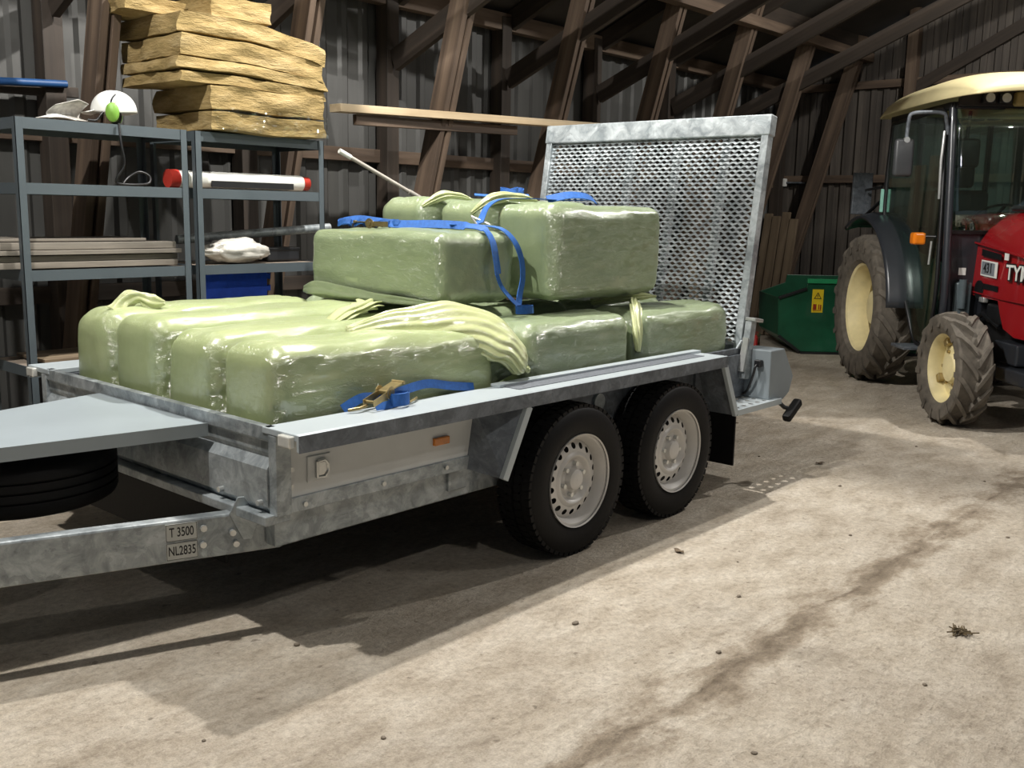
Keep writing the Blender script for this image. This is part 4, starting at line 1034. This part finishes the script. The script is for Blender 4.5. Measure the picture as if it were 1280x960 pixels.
m.build('grille_slats', DARKSTEEL, gr)
# lower front panel of the cab beside the bonnet
m = MB(); m.rbox((1.45, -.54, .62), (1.50, .54, 1.37), .015); fp = m.build('firewall', CHARCOAL, TR)
m = MB(); m.rbox((1.50, -.47, .70), (1.56, -.345, 1.00), .02); m.cyl((1.56, -.42, .80), (1.56, -.42, 1.02), .03, 16); m.build('reservoir', plain('dull_translucent', '#596468', .2, .1), fp, smooth=40)
m = MB(); m.box((1.50, -.44, 1.05), (1.504, -.385, 1.105)); m.build('label_plate', WHITE, fp)
m = MB(); m.rbox((1.46, -.56, 1.355), (1.53, .56, 1.395), .01); m.build('screen_sill', BLACK, TR)
# cab frame
def post(name, pts, r=.028, mat=CHARCOAL): 
    m = MB(); m.tube(smooth_path(pts), r, 12); return m.build(name, mat, TR, smooth=60)
for s in (-1, 1):
    post('cab_pillar', [(1.42, s * .56, 2.33), (1.50, s * .57, 1.9), (1.57, s * .575, 1.3), (1.60, s * .57, .8), (1.50, s * .565, .45)], .030)
    post('cab_pillar', [(.22, s * .55, 2.33), (.20, s * .565, 1.8), (.22, s * .57, 1.35)], .03)
    post('door_frame', [(.30, s * .595, 2.27), (.9, s * .60, 2.28), (1.36, s * .595, 2.27), (1.44, s * .60, 1.9), (1.50, s * .605, 1.35), (1.50, s * .60, .85), (1.38, s * .59, .52), (1.15, s * .59, .50), (.98, s * .60, .72), (.75, s * .605, 1.0), (.42, s * .605, 1.28), (.28, s * .60, 1.42), (.27, s * .60, 1.85), (.30, s * .595, 2.27)], .016, BLACK)
    dp = [(.30, 2.27), (1.36, 2.27), (1.44, 1.9), (1.50, 1.35), (1.50, .85), (1.38, .52), (1.15, .50), (.98, .72), (.75, 1.0), (.42, 1.28), (.28, 1.42), (.27, 1.85)]
    m = MB(); m.prism(dp, (0, .004, 0), (0, s * .598 - .002, 0)); m.build('door_glass', CABGLASS, TR)
    # sill panel and inner wheel arch filling the lower cab
    m = MB(); m.prism([(.25, 1.36), (.55, 1.24), (.9, .95), (1.05, .72), (1.2, .52), (1.44, .52), (1.47, .9), (1.47, 1.14), (1.0, 1.20), (.6, 1.36)], (0, s * .03, 0), (0, s * .535, 0)); m.build('lower_door_panel', DARKGREEN, TR, bevel=.01)
    m = MB(); m.tube([(1.40, s * .625, 1.30), (1.395, s * .63, 1.12)], .009, 8); m.tube([(1.46, s * .62, 1.62), (1.47, s * .635, 1.9), (1.45, s * .62, 2.12)], .012, 8); m.build('door_handle', ZINC, TR, smooth=60)
    # fender: arched shell over the rear wheel
    cx, cz, rf = .06, .665, .84
    def ff(u, v, s=s):
        a = radians(120 - 115 * u); rr = rf - .035 * max(0, v - .6) / .4
        return (cx + .03 + rr * cos(a), s * (.45 + .30 * v), cz + rr * sin(a))
    m = MB(); m.grid(ff, 30, 10); fd = m.build('fender', CHARCOAL, TR, smooth=60, solid=.03)
    m = MB(); m.rbox((1.05, min(s * .50, s * .74), .44), (1.32, max(s * .50, s * .74), .465), .006); m.rbox((1.1, min(s * .5, s * .53), .44), (1.28, max(s * .5, s * .53), .72), .006); m.build('foot_step', G_DULL, TR)
    m = MB(); m.rbox((1.30, min(s * .66, s * .76), 1.27), (1.39, max(s * .66, s * .76), 1.365), .02); ind = m.build('indicator', ORANGE, TR)
    m = MB(); m.tube([(1.42, s * .60, 1.335), (1.35, s * .70, 1.335)], .010, 8); m.build('indicator_arm', BLACK, ind, smooth=60)
    # mirror
    m = MB(); m.tube(smooth_path([(1.44, s * .59, 2.10), (1.47, s * .62, 2.19), (1.50, s * .66, 2.245), (1.50, s * .80, 2.25), (1.49, s * .885, 2.24), (1.48, s * .905, 2.20), (1.46, s * .905, 2.03)]), .014, 10); mr = m.build('mirror_arm', G_DULL, TR, smooth=60)
    m = MB(); m.rbox((1.42, min(s * .84, s * .985), 1.78), (1.475, max(s * .84, s * .985), 2.06), .025); m.build('mirror_head', plain('grey_black_plastic', '#3c3e40', .4), mr, smooth=50)
    m = MB(); m.cyl((1.45, s * .905, 2.05), (1.48, s * .905, 2.05), .022, 12); m.build('mirror_clamp', ZINC, mr, smooth=50)
for x in (1.45, .22): 
    m = MB(); m.bar((x, -.56, 2.31), (x, .56, 2.31), .06, .05, (1, 0, 0)); m.build('roof_rail', BLACK, TR, bevel=.008)
for s in (-.56, .56):
    m = MB(); m.bar((.22, s, 2.31), (1.45, s, 2.31), .06, .05, (0, 1, 0)); m.build('roof_rail', BLACK, TR, bevel=.008)
m = MB(); m.grid(lambda u, v: (1.43 + .10 * (1 - u) + .06 * sin(v * pi), -.55 + 1.1 * v, 1.39 + .90 * u), 6, 14); m.build('windscreen', CABGLASS, TR, solid=.004, smooth=60)
m = MB(); m.box((.17, -.53, 1.40), (.175, .53, 2.29)); m.build('rear_window', CABGLASS, TR)
m = MB(); m.rbox((.16, -.54, .85), (.20, .54, 1.40), .01); m.build('rear_panel', CHARCOAL, TR)
m = MB(); m.box((.2, -.53, .80), (1.47, .53, .83)); m.build('cab_floor', BLACK, TR)
for s in (-1, 1):
    m = MB(); m.bar((.18, s * .30, 1.38), (.18, s * .30, 2.3), .04, .03); m.build('window_bar', BLACK, TR)
# interior
m = MB(); m.rbox((.36, -.24, 1.12), (.82, .24, 1.24), .04); m.rbox((.30, -.24, 1.18), (.42, .24, 1.72), .045); m.rbox((.30, -.12, 1.74), (.38, .12, 1.93), .035); m.rbox((.4, -.15, .83), (.78, .15, 1.12), .02); m.build('seat', BLACK, TR, smooth=50)
m = MB(); m.lathe([(.17, -.012), (.182, 0), (.17, .012), (.158, 0)], 36, closed=True, axis='z'); m.bar((-.165, 0, 0), (.165, 0, 0), .03, .01, (0, 0, 1)); m.bar((0, -.165, 0), (0, .165, 0), .03, .01, (0, 0, 1)); m.xf(Matrix.Translation((1.08, 0, 1.50)) @ Matrix.Rotation(-.55, 4, 'Y'))
sw = m.build('steering_wheel', BLACK, TR, smooth=50)
m = MB(); m.rbox((1.12, -.22, .9), (1.42, .22, 1.44), .05); m.tube([(1.08, 0, 1.50), (1.2, 0, 1.3)], .03, 12); m.build('dashboard', BLACK, TR, smooth=50)
m = MB(); m.tube([(1.02, -.30, .83), (1.0, -.30, 1.36)], .012, 8); m.rbox((.97, -.33, 1.35), (1.03, -.27, 1.42), .02); m.build('gear_lever', BLACK, TR, smooth=50)
m = MB(); m.rbox((1.30, -.50, 1.86), (1.38, -.30, 2.08), .03); m.tube([(1.34, -.4, 2.08), (1.36, -.4, 2.28)], .015, 8); m.build('cab_monitor', BLACK, TR, smooth=50)
# roof
def roof(u, v, inner=0):
    x = -1 + 2 * u; y = -1 + 2 * v
    X = .93 + .98 * x; hw = .66 + .03 * (1 - x * x); k = (1 - abs(x) ** 3.2) ** .55 * (1 - abs(y) ** 4) ** .5
    Z = 2.345 + .20 * k + .035 * (x if x > 0 else 0) * (1 - y * y) - (.012 if inner else 0)
    if inner: Z = 2.345 + .17 * k * (1 if x > .3 else .6) + .03 * max(0, x) * (1 - y * y)
    return (X, hw * y * (1 - .10 * abs(x) ** 4), Z)
m = MB(); m.grid(lambda u, v: roof(u, v), 40, 32); rf = m.build('roof', CREAM, TR, smooth=60, solid=.012); lab(rf, 'cream domed cab roof')
m = MB(); m.prism([(-.56, 2.30), (.56, 2.30), (.56, 2.36), (.40, 2.42), (-.40, 2.42), (-.56, 2.36)], (.03, 0, 0), (1.50, 0, 0), (0, 1, 0)); m.build('roof_front', plain('dark_roof_lining', '#2a2320', .5), rf)
for y in (-.36, -.24, .24, .36):
    m = MB(); m.rbox((1.53, y - .05, 2.315), (1.58, y + .05, 2.395), .015); wl = m.build('work_lamp', BLACK, rf)
    m = MB(); m.cyl((1.58, y, 2.355), (1.585, y, 2.355), .034, 18); m.build('lamp_glass', CLEAR, wl, smooth=40)
m = MB(); m.rbox((1.50, -.17, 2.30), (1.60, .17, 2.40), .02); m.build('roof_vent_panel', plain('tan_roof_panel', '#a8945f', .5), rf)
# rear lamp bracket standing behind the cab
m = MB(); m.rbox((-.30, -.72, 1.50), (-.26, -.54, 1.88), .008); rl = m.build('rear_lamp_bracket', G_DULL, TR)
m = MB(); m.tube([(-.2, -.6, 1.5), (.1, -.58, 1.62)], .015, 8); m.tube([(-.2, -.62, 1.72), (.15, -.6, 1.74)], .012, 8); m.build('bracket_arm', BLACK, rl, smooth=60)
m = MB(); m.rbox((.24, -.64, 1.52), (.262, -.575, 1.72), .006); m.build('reflector', MINT, TR)

# ================================================================== small litter on the floor
SP = [(-.95, -1.35), (-.2, -1.55), (.25, -1.75), (-.45, -.95), (1.1, -.75), (.4, -.55), (1.9, -.35), (2.6, -.9), (1.6, -1.3), (.9, -1.6), (-1.6, -.55), (-1.4, .12), (-1.95, -.2), (3.2, -.3), (2.2, .3), (-.6, -.45), (.05, -.75), (3.0, .9)]
st0 = None
for k, (x, y) in enumerate(SP):
    if st0 is None or k % 6 == 0:
        m = MB(); q = bmesh.new(); bmesh.ops.create_icosphere(q, subdivisions=2, radius=.014)
        for v in q.verts: v.co *= 1 + .35 * noise.noise(v.co * 60 + Vector((k, 0, 0))); v.co.z *= .6
        m.merge(q); st0 = o = m.build('pebble', STONE, None, smooth=60)
    else: o = st0.copy(); COL.objects.link(o)
    f = random.uniform(.3, .8); o.location = (x, y, .005 * f); o.scale = (f * random.uniform(.8, 1.5), f, f); o.rotation_euler = (0, 0, random.uniform(0, 6))
    tag(o, 'small grey pebble lying on the dusty floor', 'pebble', 'pebbles on the floor')
for k, (x, y, s, t) in enumerate(((.30, -1.50, 1.0, 'clump of brown straw and dirt on the floor at the bottom right'), (.33, -.30, .8, 'pale dry leaf on the floor in front of the trailer wheels'), (2.3, -.05, .8, 'pale dry leaf on the floor between trailer and tractor'))):
    m = MB()
    if k == 0:
        for q in range(40):
            a = random.uniform(0, 6.28); r = random.uniform(0, .035); p = Vector((r * cos(a), r * sin(a), random.uniform(.002, .014))); b = random.uniform(0, 6.28); L = random.uniform(.02, .05)
            m.bar(p, p + Vector((cos(b) * L, sin(b) * L, random.uniform(-.002, .01))), .004, .003, (0, 0, 1))
        o = m.build('straw_clump', STRAW, None)
    else:
        m.grid(lambda u, v: ((u - .5) * .075, (v - .5) * .04 * sin(u * pi * .9 + .15), .006 + .012 * abs(v - .5) + .004 * sin(u * 9)), 10, 6); o = m.build('dry_leaf', W_TAN, None, solid=.001)
    o.location = (x, y, 0); o.scale = (s, s, s); o.rotation_euler = (0, 0, k * 1.3); tag(o, t, 'leaf' if k else 'straw')

# ================================================================== camera and light
CX, YAWA, PIT, ROLL, FPX = Vector((-3.30964499, -2.51527665, 1.46206332)), .723141288, .171030415, .0188608732, 1245.18338
fw = Vector((cos(YAWA) * cos(PIT), sin(YAWA) * cos(PIT), -sin(PIT))); rt = fw.cross(Vector((0, 0, 1))).normalized(); upv = rt.cross(fw)
r2 = rt * cos(ROLL) + upv * sin(ROLL); u2 = upv * cos(ROLL) - rt * sin(ROLL)
cam = bpy.data.cameras.new('camera'); cam.sensor_width = 36; cam.lens = FPX / 1280 * 36; cam.clip_start = .05
co = bpy.data.objects.new('camera', cam); COL.objects.link(co); co.matrix_world = frame(r2, u2, -fw, CX); SC.camera = co
def lamp(loc, power, col=(1, .965, .915), r=.05):
    l = bpy.data.lights.new('barn_or_fill_lamp', 'POINT'); l.energy = power; l.color = col; l.shadow_soft_size = r
    o = bpy.data.objects.new('barn_or_fill_lamp', l); COL.objects.link(o); o.location = loc
lamp((.45, 1.06, 4.15), 700); lamp((-2.45, .70, 4.15), 560); lamp((5.0, -1.0, 4.15), 400); lamp((-2.2, -3.0, 3.9), 80, r=.06); lamp((2.9, -3.6, 3.9), 110, r=.06)  # the last lamp is an added fill, for glints on the bale film
W = bpy.data.worlds.new('world'); SC.world = W; W.use_nodes = True
W.node_tree.nodes['Background'].inputs[0].default_value = (.75, .85, 1, 1); W.node_tree.nodes['Background'].inputs[1].default_value = .12
SC.cycles.sample_clamp_indirect = 3
V = SC.view_settings; V.view_transform = 'Standard'; V.look = 'None'; V.gamma = 1; V.use_curve_mapping = False; V.exposure = 0
